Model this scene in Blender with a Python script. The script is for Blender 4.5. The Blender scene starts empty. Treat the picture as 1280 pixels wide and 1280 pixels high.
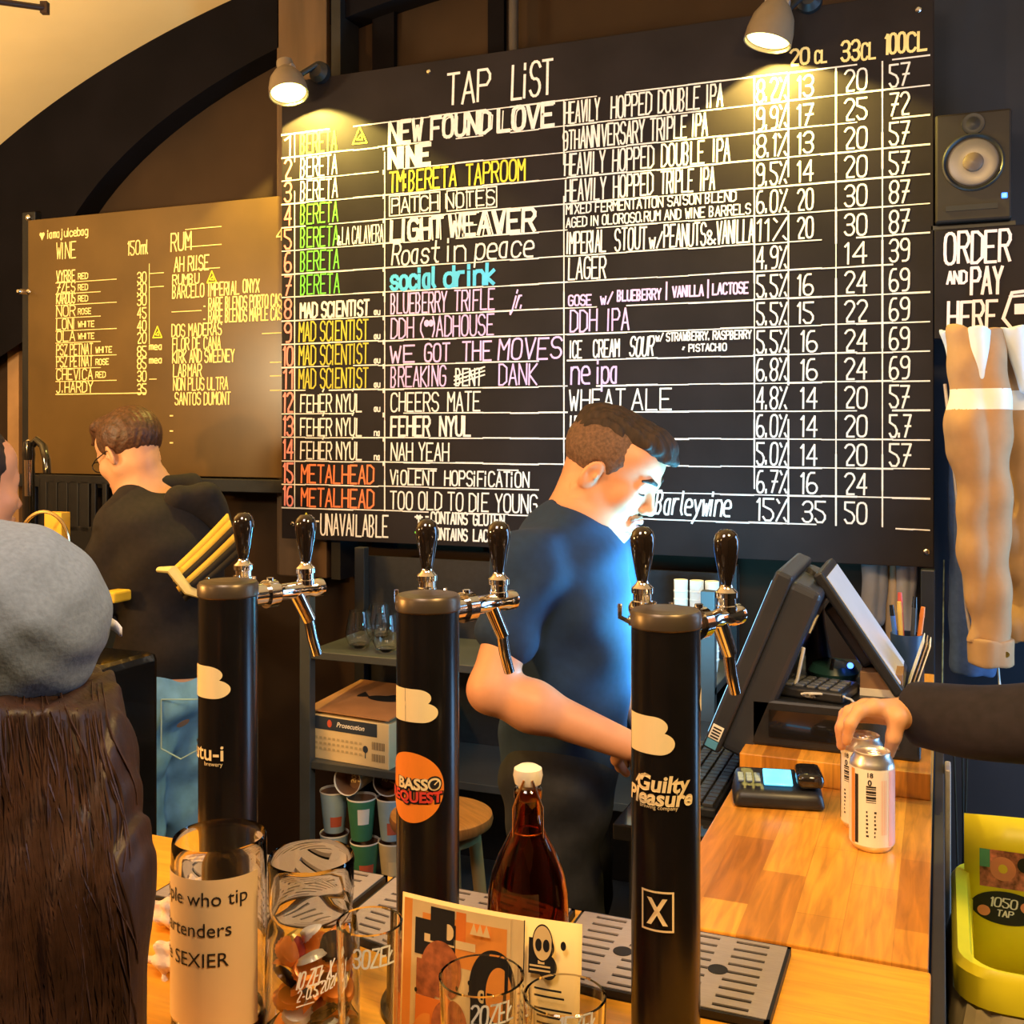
import bpy, math, random
import numpy as np
from mathutils import Vector, Matrix
random.seed(7)
rng = np.random.default_rng(7)
SC = bpy.context.scene
COL = SC.collection
PI = math.pi

# ------------------------------------------------------------------ camera, light, exposure
H = 1.70          # eye height
HY = 537.0        # horizon row in the 1280 frame
F = 1330.0        # focal length in frame pixels
TH = math.radians(22)
C, S = math.cos(TH), math.sin(TH)
BAR = 1.06        # bar top height

cam = bpy.data.cameras.new('camera')
cam.sensor_width = 36
cam.lens = 36 * F / 1280
cam.shift_y = -(640 - HY) / 1280
cam.clip_start = 0.05
camo = bpy.data.objects.new('camera', cam)
camo.location = (0, 0, H)
camo.rotation_euler = (PI / 2, 0, TH)
COL.objects.link(camo)
SC.camera = camo

w = bpy.data.worlds.new('world'); SC.world = w
w.use_nodes = True
w.node_tree.nodes['Background'].inputs[0].default_value = (1.0, 0.78, 0.55, 1)
w.node_tree.nodes['Background'].inputs[1].default_value = 0.02

SC.view_settings.view_transform = 'Standard'
SC.view_settings.look = 'None'
SC.view_settings.gamma = 1.0
SC.view_settings.exposure = 0.0
SC.view_settings.use_curve_mapping = False


def light(name, kind, loc, col, energy, size=0.1, aim=None, size_y=None, spot=None, blend=0.3):
    l = bpy.data.lights.new(name, kind)
    l.color = col; l.energy = energy
    if kind == 'AREA':
        l.size = size
        if size_y:
            l.shape = 'RECTANGLE'; l.size_y = size_y
    elif kind == 'SPOT':
        l.spot_size = spot; l.spot_blend = blend; l.shadow_soft_size = size
    else:
        l.shadow_soft_size = size
    o = bpy.data.objects.new(name, l)
    o.location = loc
    if aim is not None:
        d = Vector(aim) - Vector(loc)
        o.rotation_euler = d.to_track_quat('-Z', 'Y').to_euler()
    COL.objects.link(o)
    return o


WARM = (1.0, 0.62, 0.27)
# warm ceiling lamps of the taproom, behind and beside the viewer, plus an added vault fill
light('ceiling_lamp_light', 'AREA', (-0.6, 0.2, 2.75), (1.0, 0.80, 0.67), 20, 0.5, aim=(-0.8, 2.6, 1.5))
light('ceiling_lamp_light', 'AREA', (-2.0, -0.9, 2.5), (1.0, 0.60, 0.25), 10, 0.5, aim=(-1.9, 3.2, 1.5))
light('vault_fill_light', 'AREA', (-3.1, 1.2, 2.0), (1.0, 0.76, 0.42), 52, 0.35, aim=(-2.9, 2.1, 3.2))  # added uplight without a known fixture, brightens the cream vault
light('pendant_lamp_light', 'POINT', (-2.3, 0.55, 1.86), (1.0, 0.52, 0.14), 105, 0.05)
light('aisle_lamp_light', 'AREA', (0.35, 0.7, 2.6), (1.0, 0.66, 0.26), 34, 0.3, aim=(0.0, 1.9, 1.0))
# daylight through the street door at the right
light('daylight', 'AREA', (1.42, 2.52, 1.45), (0.28, 0.58, 1.0), 50, 1.0, aim=(-1.0, 1.9, 1.3), size_y=1.9)
# till screen glow
light('till_screen_light', 'AREA', (-0.40, 2.20, 1.29), (0.12, 0.62, 1.0), 20, 0.24, aim=(-0.80, 2.36, 1.56), size_y=0.24)


def pY(x, y, Y):
    u = (x - 640) / F; d = Y / (u * S + C)
    return Vector((d * (u * C - S), Y, H - (y - HY) * d / F))
def dY(x, Y):
    return Y / ((x - 640) / F * S + C)
def pZ(x, y, Z):
    d = (H - Z) * F / (y - HY); u = (x - 640) / F
    return Vector((d * (u * C - S), d * (u * S + C), Z))
def pD(x, y, d):
    u = (x - 640) / F
    return Vector((d * (u * C - S), d * (u * S + C), H - (y - HY) * d / F))
E1 = Vector((C, S, 0)); E2 = Vector((-S, C, 0)); E3 = Vector((0, 0, 1))

# ------------------------------------------------------------------ materials
def mat(name, col, rough=0.5, metal=0.0, var=0.12, scale=14, bump=0.0, trans=0.0, ior=1.45,
        emit=0.0, coat=0.0, spec=0.5, stretch=None, alpha=1.0):
    m = bpy.data.materials.new(name); m.use_nodes = True
    nt = m.node_tree; b = nt.nodes['Principled BSDF']
    b.inputs['Roughness'].default_value = rough
    b.inputs['Metallic'].default_value = metal
    b.inputs['Transmission Weight'].default_value = trans
    b.inputs['IOR'].default_value = ior
    b.inputs['Coat Weight'].default_value = coat
    b.inputs['Specular IOR Level'].default_value = spec
    b.inputs['Alpha'].default_value = alpha
    tc = nt.nodes.new('ShaderNodeTexCoord')
    mp = nt.nodes.new('ShaderNodeMapping')
    nt.links.new(tc.outputs['Object'], mp.inputs['Vector'])
    if stretch: mp.inputs['Scale'].default_value = stretch
    n = nt.nodes.new('ShaderNodeTexNoise'); n.inputs['Scale'].default_value = scale
    n.inputs['Detail'].default_value = 4
    nt.links.new(mp.outputs['Vector'], n.inputs['Vector'])
    r = nt.nodes.new('ShaderNodeValToRGB')
    r.color_ramp.elements[0].position = 0.3; r.color_ramp.elements[1].position = 0.7
    r.color_ramp.elements[0].color = tuple(c * (1 - var) for c in col) + (1,)
    r.color_ramp.elements[1].color = tuple(min(1, c * (1 + var)) for c in col) + (1,)
    nt.links.new(n.outputs['Fac'], r.inputs['Fac'])
    nt.links.new(r.outputs['Color'], b.inputs['Base Color'])
    if emit:
        nt.links.new(r.outputs['Color'], b.inputs['Emission Color'])
        b.inputs['Emission Strength'].default_value = emit
    if bump:
        bp = nt.nodes.new('ShaderNodeBump'); bp.inputs['Strength'].default_value = bump
        bp.inputs['Distance'].default_value = 0.01
        nt.links.new(n.outputs['Fac'], bp.inputs['Height'])
        nt.links.new(bp.outputs['Normal'], b.inputs['Normal'])
    return m


def wood(name, c1, c2, rot=0.0, blen=0.4, bw=0.045, rough=0.35, grain=1.0):
    m = bpy.data.materials.new(name); m.use_nodes = True
    nt = m.node_tree; b = nt.nodes['Principled BSDF']
    b.inputs['Roughness'].default_value = rough
    tc = nt.nodes.new('ShaderNodeTexCoord'); mp = nt.nodes.new('ShaderNodeMapping')
    mp.inputs['Rotation'].default_value = (0, 0, rot)
    nt.links.new(tc.outputs['Object'], mp.inputs['Vector'])
    br = nt.nodes.new('ShaderNodeTexBrick')
    br.inputs['Color1'].default_value = c1 + (1,); br.inputs['Color2'].default_value = c2 + (1,)
    br.inputs['Mortar'].default_value = tuple((a + d) / 2.4 for a, d in zip(c1, c2)) + (1,)
    br.inputs['Scale'].default_value = 1.0
    br.inputs['Mortar Size'].default_value = 0.0006
    br.inputs['Brick Width'].default_value = blen; br.inputs['Row Height'].default_value = bw
    nt.links.new(mp.outputs['Vector'], br.inputs['Vector'])
    mp2 = nt.nodes.new('ShaderNodeMapping'); mp2.inputs['Scale'].default_value = (4, 40, 4)
    nt.links.new(mp.outputs['Vector'], mp2.inputs['Vector'])
    n = nt.nodes.new('ShaderNodeTexNoise'); n.inputs['Scale'].default_value = 2.2
    n.inputs['Detail'].default_value = 6; n.inputs['Distortion'].default_value = 0.6
    nt.links.new(mp2.outputs['Vector'], n.inputs['Vector'])
    mr = nt.nodes.new('ShaderNodeMapRange')
    mr.inputs['From Min'].default_value = 0.3; mr.inputs['From Max'].default_value = 0.7
    mr.inputs['To Min'].default_value = 1 - 0.38 * grain; mr.inputs['To Max'].default_value = 1.1
    nt.links.new(n.outputs['Fac'], mr.inputs['Value'])
    mx = nt.nodes.new('ShaderNodeMix'); mx.data_type = 'RGBA'; mx.blend_type = 'MULTIPLY'
    mx.inputs[0].default_value = 1.0
    nt.links.new(br.outputs['Color'], mx.inputs[6]); nt.links.new(mr.outputs['Result'], mx.inputs[7])
    nt.links.new(mx.outputs[2], b.inputs['Base Color'])
    return m


def glassmat(name, col, rough=0.0, ior=1.45):
    """glass that lets lamp light through with its tint"""
    m = mat(name, col, rough=rough, trans=1.0, ior=ior, var=0.0)
    return m

# ------------------------------------------------------------------ mesh builder
def origin_of(o):
    v = Vector((0, 0, 0))
    while o is not None:
        v += o.location; o = o.parent
    return v


def setp(o, label=None, cat=None, group=None, kind=None):
    if label: o['label'] = label
    if cat: o['category'] = cat
    if group: o['group'] = group
    if kind: o['kind'] = kind
    return o


class M:
    def __init__(self):
        self.v = []; self.f = []; self.m = []
    def add(self, vs, fs, mi=0):
        k = len(self.v)
        self.v.extend([tuple(p) for p in vs])
        for f in fs:
            self.f.append(tuple(i + k for i in f)); self.m.append(mi)
        return self
    def box(self, lo, hi, mi=0, R=None, about=None):
        x0, y0, z0 = lo; x1, y1, z1 = hi
        vs = [Vector(p) for p in ((x0, y0, z0), (x1, y0, z0), (x1, y1, z0), (x0, y1, z0),
                                  (x0, y0, z1), (x1, y0, z1), (x1, y1, z1), (x0, y1, z1))]
        if R is not None:
            a = Vector(about) if about is not None else Vector(((x0 + x1) / 2, (y0 + y1) / 2, (z0 + z1) / 2))
            vs = [a + R @ (p - a) for p in vs]
        return self.add(vs, [(3, 2, 1, 0), (4, 5, 6, 7), (0, 1, 5, 4), (1, 2, 6, 5), (2, 3, 7, 6), (3, 0, 4, 7)], mi)
    def obox(self, c, ax, ay, az, s, mi=0):
        """box about c along the three axes, full sizes s"""
        c = Vector(c); vs = []
        for z in (-.5, .5):
            for x, y in ((-.5, -.5), (.5, -.5), (.5, .5), (-.5, .5)):
                vs.append(c + Vector(ax) * x * s[0] + Vector(ay) * y * s[1] + Vector(az) * z * s[2])
        return self.add(vs, [(3, 2, 1, 0), (4, 5, 6, 7), (0, 1, 5, 4), (1, 2, 6, 5), (2, 3, 7, 6), (3, 0, 4, 7)], mi)
    def lathe(self, prof, c, axis=(0, 0, 1), n=32, mi=0, mis=None, cap0=True, cap1=True):
        q = Vector((0, 0, 1)).rotation_difference(Vector(axis).normalized())
        c = Vector(c); vs = []; fs = []
        for r, z in prof:
            for i in range(n):
                a = 2 * PI * i / n
                vs.append(c + q @ Vector((r * math.cos(a), r * math.sin(a), z)))
        k = len(self.v); self.v.extend([tuple(p) for p in vs])
        for j in range(len(prof) - 1):
            for i in range(n):
                i2 = (i + 1) % n
                self.f.append((k + j * n + i, k + j * n + i2, k + (j + 1) * n + i2, k + (j + 1) * n + i))
                self.m.append(mis[j] if mis else mi)
        if cap0 and prof[0][0] > 1e-6:
            self.f.append(tuple(k + i for i in reversed(range(n)))); self.m.append(mis[0] if mis else mi)
        if cap1 and prof[-1][0] > 1e-6:
            self.f.append(tuple(k + (len(prof) - 1) * n + i for i in range(n))); self.m.append(mis[-1] if mis else mi)
        return self
    def tube(self, pts, r, n=10, mi=0, closed=False, flat=None):
        pts = [Vector(p) for p in pts]; N = len(pts)
        rs = r if isinstance(r, (list, tuple)) else [r] * N
        T = []
        for i in range(N):
            a = pts[(i - 1) % N] if (closed or i > 0) else pts[i]
            b = pts[(i + 1) % N] if (closed or i < N - 1) else pts[i]
            T.append((b - a).normalized())
        up = Vector((0, 0, 1)) if abs(T[0].z) < 0.9 else Vector((1, 0, 0))
        u = T[0].cross(up).normalized(); k = len(self.v)
        for i in range(N):
            u = (u - T[i] * u.dot(T[i])).normalized(); w_ = T[i].cross(u)
            for j in range(n):
                a = 2 * PI * j / n
                self.v.append(tuple(pts[i] + (u * math.cos(a) + w_ * math.sin(a) * (flat or 1)) * rs[i]))
        for i in range(N if closed else N - 1):
            i2 = (i + 1) % N
            for j in range(n):
                j2 = (j + 1) % n
                self.f.append((k + i * n + j, k + i * n + j2, k + i2 * n + j2, k + i2 * n + j)); self.m.append(mi)
        if not closed:
            self.f.append(tuple(k + j for j in reversed(range(n)))); self.m.append(mi)
            self.f.append(tuple(k + (N - 1) * n + j for j in range(n))); self.m.append(mi)
        return self
    def sheet(self, fn, nu, nv, mi=0, thick=None):
        """grid surface fn(u,v) over the unit square"""
        vs = [fn(i / nu, j / nv) for j in range(nv + 1) for i in range(nu + 1)]
        fs = [(j * (nu + 1) + i, j * (nu + 1) + i + 1, (j + 1) * (nu + 1) + i + 1, (j + 1) * (nu + 1) + i)
              for j in range(nv) for i in range(nu)]
        return self.add(vs, fs, mi)
    def build(self, name, mats, parent=None, smooth=True, bevel=0.0, seg=2, label=None, cat=None,
              group=None, kind=None, angle=38, solid=0.0, sub=0, origin=None):
        if not isinstance(mats, (list, tuple)): mats = [mats]
        if parent is not None:
            org = origin_of(parent)
        elif origin is not None:
            org = Vector(origin)
        else:
            a = np.array(self.v); lo = a.min(0); hi = a.max(0)
            org = Vector(((lo[0] + hi[0]) / 2, (lo[1] + hi[1]) / 2, lo[2]))
        me = bpy.data.meshes.new(name)
        a = np.array(self.v, dtype=float) - np.array(org)
        me.from_pydata(a.tolist(), [], self.f)
        for m_ in mats: me.materials.append(m_)
        me.polygons.foreach_set('material_index', self.m)
        me.polygons.foreach_set('use_smooth', [smooth] * len(self.f))
        me.update()
        if smooth: me.set_sharp_from_angle(angle=math.radians(angle))
        o = bpy.data.objects.new(name, me); COL.objects.link(o)
        if parent is not None:
            o.parent = parent
        else:
            o.location = org
        if solid:
            sm = o.modifiers.new('solid', 'SOLIDIFY'); sm.thickness = solid; sm.offset = 0
        if bevel:
            bm = o.modifiers.new('bevel', 'BEVEL'); bm.width = bevel; bm.segments = seg
            bm.limit_method = 'ANGLE'; bm.angle_limit = math.radians(40)
        if sub:
            ss = o.modifiers.new('sub', 'SUBSURF'); ss.levels = sub; ss.render_levels = sub
        return setp(o, label, cat, group, kind)


def thing(name, label, cat, loc, group=None):
    o = bpy.data.objects.new(name, None); COL.objects.link(o)
    o.location = loc; o.empty_display_size = 0.05
    return setp(o, label, cat, group)


def copy_tree(o, delta=(0, 0, 0), label=None, parent=None):
    c = o.copy(); COL.objects.link(c)
    if parent is not None:
        c.parent = parent
    else:
        c.location = Vector(o.location) + Vector(delta)
        if label: c['label'] = label
    for ch in list(o.children): copy_tree(ch, parent=c)
    return c

# ------------------------------------------------------------------ implicit bodies
def rot_to(fwd, up=Vector((0, 0, 1))):
    f = Vector(fwd).normalized(); l = Vector(up).cross(f).normalized(); u = f.cross(l)
    return Matrix((f, l, u)).transposed()


def surface_nets(D, o, h):
    ins = D < 0
    c = [ins[i:ins.shape[0] - 1 + i, j:ins.shape[1] - 1 + j, k:ins.shape[2] - 1 + k]
         for i in (0, 1) for j in (0, 1) for k in (0, 1)]
    s = sum(x.astype(np.int8) for x in c)
    mixed = (s > 0) & (s < 8)
    I, J, K = np.nonzero(mixed)
    idx = -np.ones(mixed.shape, dtype=np.int64); idx[I, J, K] = np.arange(len(I))
    off = [(i, j, k) for i in (0, 1) for j in (0, 1) for k in (0, 1)]
    vals = [D[I + a, J + b, K + e] for a, b, e in off]
    P = np.zeros((len(I), 3)); n = np.zeros(len(I))
    for a in range(8):
        for b in range(a + 1, 8):
            if sum(abs(x - y) for x, y in zip(off[a], off[b])) != 1: continue
            va, vb = vals[a], vals[b]; msk = (va < 0) != (vb < 0)
            t = np.where(msk, va / np.where(msk, va - vb, 1), 0)
            pa = np.array(off[a]); pb = np.array(off[b])
            P += np.where(msk[:, None], pa + t[:, None] * (pb - pa), 0); n += msk
    P = P / n[:, None] + np.c_[I, J, K]
    P = P * h + o
    faces = []
    for ax in range(3):
        sl0 = [slice(None)] * 3; sl1 = [slice(None)] * 3
        sl0[ax] = slice(0, -1); sl1[ax] = slice(1, None)
        a = ins[tuple(sl0)]; b = ins[tuple(sl1)]
        e = np.argwhere(a != b)
        o1, o2 = [(1, 2), (2, 0), (0, 1)][ax]
        e = e[(e[:, o1] > 0) & (e[:, o2] > 0) & (e[:, o1] < D.shape[o1] - 1) & (e[:, o2] < D.shape[o2] - 1)]
        q = []
        for d1, d2 in ((0, 0), (1, 0), (1, 1), (0, 1)):
            cc = e.copy(); cc[:, o1] -= d1; cc[:, o2] -= d2
            q.append(idx[cc[:, 0], cc[:, 1], cc[:, 2]])
        q = np.stack(q, 1)
        pos = a[e[:, 0], e[:, 1], e[:, 2]]
        q[~pos] = q[~pos][:, ::-1]
        faces.append(q)
    Fc = np.concatenate(faces)
    return P, Fc[(Fc >= 0).all(1)]


def prim_box(p):
    t = p[0]
    if t == 'c':
        r = max(p[3], p[4]); a = np.minimum(p[1], p[2]) - r; b = np.maximum(p[1], p[2]) + r
    else:
        r = max(p[2]); a = np.array(p[1]) - r; b = np.array(p[1]) + r
    return np.array(a, float), np.array(b, float)


def cap(p0, p1, r0, r1=None, k=0.02, op='+'):
    return ('c', np.array(p0, float), np.array(p1, float), r0, r0 if r1 is None else r1, k, op)
def ell(c, r, R=None, k=0.02, op='+'):
    if not hasattr(r, '__len__'): r = (r, r, r)
    return ('e', np.array(c, float), r, np.array(R) if R is not None else np.eye(3), k, op)


def sdf(prims, h, disp=None, pad=0.02, clip=None):
    adds = [p for p in prims if p[-1] == '+']
    lo = np.min([prim_box(p)[0] for p in adds], 0) - pad
    hi = np.max([prim_box(p)[1] for p in adds], 0) + pad
    if clip is not None:
        lo = np.maximum(lo, clip[0]); hi = np.minimum(hi, clip[1])
    n = np.ceil((hi - lo) / h).astype(int) + 1
    D = np.full(n, 0.5, dtype=np.float32)
    ax = [lo[i] + h * np.arange(n[i]) for i in range(3)]
    for p in prims:
        k = p[-2]; a, b = prim_box(p); mg = k + 3 * h
        i0 = np.maximum(0, np.floor((a - mg - lo) / h).astype(int)); i1 = np.minimum(n, np.ceil((b + mg - lo) / h).astype(int) + 1)
        if (i1 <= i0).any(): continue
        X, Y, Z = np.meshgrid(ax[0][i0[0]:i1[0]], ax[1][i0[1]:i1[1]], ax[2][i0[2]:i1[2]], indexing='ij')
        if p[0] == 'c':
            ba = p[2] - p[1]; L = max(1e-9, float(ba @ ba))
            px, py, pz = X - p[1][0], Y - p[1][1], Z - p[1][2]
            t = np.clip((px * ba[0] + py * ba[1] + pz * ba[2]) / L, 0, 1)
            d = np.sqrt((px - t * ba[0]) ** 2 + (py - t * ba[1]) ** 2 + (pz - t * ba[2]) ** 2) - (p[3] + t * (p[4] - p[3]))
        else:
            R = p[3]; q = [X - p[1][0], Y - p[1][1], Z - p[1][2]]
            l = [q[0] * R[0, j] + q[1] * R[1, j] + q[2] * R[2, j] for j in range(3)]
            k0 = np.sqrt(sum((l[j] / p[2][j]) ** 2 for j in range(3)))
            k1 = np.sqrt(sum((l[j] / p[2][j] ** 2) ** 2 for j in range(3)))
            d = np.where(k1 > 1e-6, k0 * (k0 - 1) / np.maximum(k1, 1e-6), -min(p[2]))
        sl = tuple(slice(i0[j], i1[j]) for j in range(3)); cur = D[sl]
        if p[-1] == '+':
            hh = np.clip(0.5 + 0.5 * (cur - d) / k, 0, 1)
            D[sl] = cur * (1 - hh) + d * hh - k * hh * (1 - hh)
        elif p[-1] == '-':
            d = -d
            hh = np.clip(0.5 - 0.5 * (cur - d) / k, 0, 1)
            D[sl] = cur * (1 - hh) + d * hh + k * hh * (1 - hh)
    if disp is not None:
        X, Y, Z = np.meshgrid(*ax, indexing='ij', sparse=True)
        D = D + disp(X, Y, Z)
    D[0] = D[-1] = 0.5; D[:, 0] = D[:, -1] = 0.5; D[:, :, 0] = D[:, :, -1] = 0.5
    return surface_nets(D, lo, h)


def body(name, prims, h, mats, parent=None, disp=None, midx=None, clip=None, origin=None, **kw):
    P, Fc = sdf(prims, h, disp, clip=clip)
    m = M(); m.v = P.tolist(); m.f = [tuple(q) for q in Fc.tolist()]
    if midx is not None:
        cen = P[Fc].mean(1); m.m = [int(i) for i in midx(cen)]
    else:
        m.m = [0] * len(m.f)
    return m.build(name, mats, parent, smooth=True, angle=180, origin=origin, **kw)


# ------------------------------------------------------------------ hand lettering (stroke glyphs on a 4 x 6 grid)
G = {
'A': '00 26 40|12 32', 'B': '00 06 26 35 34 23 03|23 32 31 20 00', 'C': '~45 36 16 05 01 10 30 41',
'D': '00 06 26 45 41 20 00', 'E': '46 06 00 40|03 33', 'F': '46 06 00|03 33', 'G': '~45 36 16 05 01 10 30 41 43 23',
'H': '06 00|46 40|03 43', 'I': '!06 00', 'J': '36 31 20 10 01', 'K': '06 00|46 03 40', 'L': '06 00 40', 'M': '00 06 23 46 40',
'N': '00 06 40 46', 'O': '~16 05 01 10 30 41 45 36 16', 'P': '00 06 36 45 44 33 03', 'Q': '~16 05 01 10 30 41 45 36 16|22 40',
'R': '00 06 36 45 44 33 03|23 40', 'S': '~45 36 16 05 04 13 33 42 41 30 10 01', 'T': '06 46|26 20', 'U': '~06 01 10 30 41 46',
'V': '06 20 46', 'W': '06 10 24 30 46', 'X': '06 40|00 46', 'Y': '06 23 46|23 20', 'Z': '06 46 00 40',
'0': '~16 05 01 10 30 41 45 36 16', '1': '!05 16 10', '2': '~05 16 36 45 44 00 40', '3': '~05 16 36 45 44 33 13|~33 42 41 30 10 01',
'4': '30 36 02 42', '5': '46 06 04 33 42 41 30 10 01', '6': '~36 16 04 01 10 30 41 42 33 13 02', '7': '06 46 10|13 43',
'8': '~33 13 04 05 16 36 45 44 33 42 41 30 10 01 02 13', '9': '~44 33 13 04 05 16 36 45 44 41 30 10',
'%': '46 00|06 15|31 40', '.': '!00 01', ',': '!01 00', '-': '12 32', '*': '12 34|14 32|23 2z|03 43', '&': '~40 04 05 16 25 24 01 10 20 42',
'/': '00 46', '+': '12 34|22 24', '(': '!16 04 02 10', ')': '!06 14 12 00', "'": '!06 05', ':': '!01 02|04 05', '|': '!06 01|00 01',
'a': '~34 14 03 01 10 30 31|34 30', 'b': '06 00|~03 14 34 43 41 30 10 01', 'c': '~43 34 14 03 01 10 30 41',
'd': '46 40|~43 34 14 03 01 10 30 41', 'e': '~02 42 43 34 14 03 01 10 40', 'f': '36 26 15 10|04 34', 'g': '~43 34 14 03 01 10 30 41|44 4z 3y 1y',
'h': '06 00|03 14 34 43 40', 'i': '!04 00|05 06', 'j': '24 2z 1y 0z|25 26', 'k': '06 00|34 02 30', 'l': '!06 01 10',
'm': '00 04|03 14 24 20|23 34 44 40', 'n': '00 04|03 14 34 43 40', 'o': '~14 03 01 10 30 41 43 34 14',
'p': '0y 04|~03 14 34 43 41 30 10 01', 'r': '00 04|02 14 34', 's': '~43 34 14 03 12 32 41 30 10 01', 't': '26 21 30 40|04 44',
'u': '~04 01 10 30 41|44 40', 'v': '04 20 44', 'w': '04 10 23 30 44', 'y': '04 21|44 20 0y', 'z': '04 44 00 40',
'É': '46 06 00 40|03 33|27 38', 'Ú': '~06 01 10 30 41 46|27 38', 'Ł': '06 00 40|02 24', 'ł': '!06 01 10|02 14',
}
CY = {'z': -1, 'y': -2}


def glyph_lines(ch):
    out = []; wd = 4
    for part in G[ch].split('|'):
        sm = part.startswith('~')
        if part.startswith('!'): wd = 1.2
        pts = [(int(t[0]), CY.get(t[1]) if t[1] in CY else int(t[1])) for t in part.lstrip('~!').split()]
        if sm:
            closed = pts[0] == pts[-1]
            q = []
            n = len(pts)
            for i in range(n - 1):
                (ax_, ay), (bx, by) = pts[i], pts[i + 1]
                q += [(ax_ * .75 + bx * .25, ay * .75 + by * .25), (ax_ * .25 + bx * .75, ay * .25 + by * .75)]
            pts = q + [q[0]] if closed else [pts[0]] + q + [pts[-1]]
        out.append(pts)
    return out, wd


def ribbon(pts, w):
    qs = []
    for (x0, y0), (x1, y1) in zip(pts[:-1], pts[1:]):
        dx, dy = x1 - x0, y1 - y0; L = math.hypot(dx, dy)
        if L < 1e-9: continue
        dx /= L; dy /= L; e = w * 0.32; hw = w / 2
        x0 -= dx * e; y0 -= dy * e; x1 += dx * e; y1 += dy * e
        qs.append([(x0 + dy * hw, y0 - dx * hw), (x1 + dy * hw, y1 - dx * hw), (x1 - dy * hw, y1 + dx * hw), (x0 - dy * hw, y0 + dx * hw)])
    return qs


def lettering(txt, x0, y0, x1, h, w, slant=0.0, jit=0.12):
    """quads of hand lettering between x0 and x1 on the baseline y0"""
    adv = []; gl = []
    for ch in txt:
        if ch == ' ': adv.append(3.0); gl.append(None); continue
        l, wd = glyph_lines(ch); adv.append(wd + 1.3); gl.append(l)
    sx = (x1 - x0) / max(1e-6, sum(adv) - 1.3); sy = h / 6; x = x0; qs = []
    for a, l in zip(adv, gl):
        if l:
            oy = random.uniform(-jit, jit); st = random.uniform(-jit, jit) * 0.5
            for pts in l:
                pp = [(x + px * sx + (slant + st * .2) * py * sy, y0 + (py + oy) * sy) for px, py in pts]
                qs += ribbon(pp, w)
        x += a * sx
    return qs


PUTN = [0]
def put(m, qs, fn, mi=0):
    # each stroke of paint lies a hair above the one before
    for q in qs:
        vs = [Vector(fn(x, y)) for x, y in q]
        n = (vs[1] - vs[0]).cross(vs[2] - vs[0])
        if n.length > 1e-12:
            n.normalize()
            if n.dot(Vector((0, 0, H)) - vs[0]) < 0: n = -n
            PUTN[0] += 1; e = (PUTN[0] % 24) * 1.6e-5
            vs = [p + n * e for p in vs]
        m.add(vs, [tuple(range(len(q)))], mi)


def fontmesh(txt, size, align='CENTER', bold=0.0, shear=0.0):
    cu = bpy.data.curves.new('txt', 'FONT'); cu.body = txt; cu.size = size
    cu.align_x = align; cu.offset = bold; cu.shear = shear; cu.resolution_u = 3
    o = bpy.data.objects.new('txt', cu); COL.objects.link(o)
    dg = bpy.context.evaluated_depsgraph_get(); dg.update()
    me = bpy.data.meshes.new_from_object(o.evaluated_get(dg))
    vs = [(p.co.x, p.co.y) for p in me.vertices]; fs = [tuple(f.vertices) for f in me.polygons]
    bpy.data.objects.remove(o); bpy.data.curves.remove(cu); bpy.data.meshes.remove(me)
    return vs, fs


def putfont(m, vf, fn, dx=0, dy=0, mi=0, sx=1.0):
    vs, fs = vf
    if vs: m.add([fn(x * sx + dx, y + dy) for x, y in vs], fs, mi)


def columns(xs, lo, hi):
    """filled outline as narrow vertical strips: hi(x), lo(x)"""
    return [[(a, lo(a)), (b, lo(b)), (b, hi(b)), (a, hi(a))] for a, b in zip(xs[:-1], xs[1:])]
def disc2(cx, cy, rx, ry=None, n=24):
    ry = ry or rx
    xs = [cx - rx * math.cos(PI * i / n) for i in range(n + 1)]
    f = lambda x: ry * math.sqrt(max(0, 1 - ((x - cx) / rx) ** 2))
    return columns(xs, lambda x: cy - f(x), lambda x: cy + f(x))
def rect2(x0, y0, x1, y1, n=1):
    xs = [x0 + (x1 - x0) * i / n for i in range(n + 1)]
    return columns(xs, lambda x: y0, lambda x: y1)
# ------------------------------------------------------------------ materials used all over
black_metal = mat('black_metal', (0.018, 0.018, 0.02), 0.45, 0.3, var=0.2)
board_black = mat('chalkboard_black', (0.018, 0.014, 0.0145), 0.6, var=0.22, scale=5, bump=0.02, spec=0.12)
board_warm_lit = mat('glossy_board', (0.11, 0.062, 0.018), 0.30, var=0.18, scale=4, bump=0.02)  # black board, its warm lamplit sheen put into the brown base colour
chalk_white = mat('chalk_white', (0.80, 0.76, 0.73), 0.9, var=0.08, scale=90)
chalk = [chalk_white,
         mat('chalk_green', (0.17, 0.70, 0.07), 0.9), mat('chalk_green_lit', (0.40, 0.90, 0.05), 0.9),
         mat('chalk_olive', (0.55, 0.50, 0.06), 0.9), mat('chalk_yellow', (0.85, 0.75, 0.06), 0.9),
         mat('chalk_orange', (0.90, 0.22, 0.08), 0.9), mat('chalk_pink', (0.90, 0.30, 0.26), 0.9),
         mat('chalk_lilac', (0.72, 0.48, 0.85), 0.9), mat('chalk_cyan', (0.10, 0.55, 0.90), 0.9),
         mat('chalk_cream', (0.95, 0.72, 0.30), 0.9)]
WH, GR, GR_LIT, OL, YE, OR, PK, LI, CYA, CR = range(10)
chrome = mat('chrome', (0.80, 0.78, 0.76), 0.10, 1.0, var=0.04)
steel = mat('brushed_steel', (0.40, 0.345, 0.325), 0.42, 0.3, var=0.10, scale=60, stretch=(1, 20, 1))
brass = mat('warm_brass', (0.75, 0.55, 0.28), 0.22, 1.0, var=0.06)
black_gloss = mat('black_gloss', (0.010, 0.009, 0.009), 0.12, coat=0.6, var=0.1)
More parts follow.
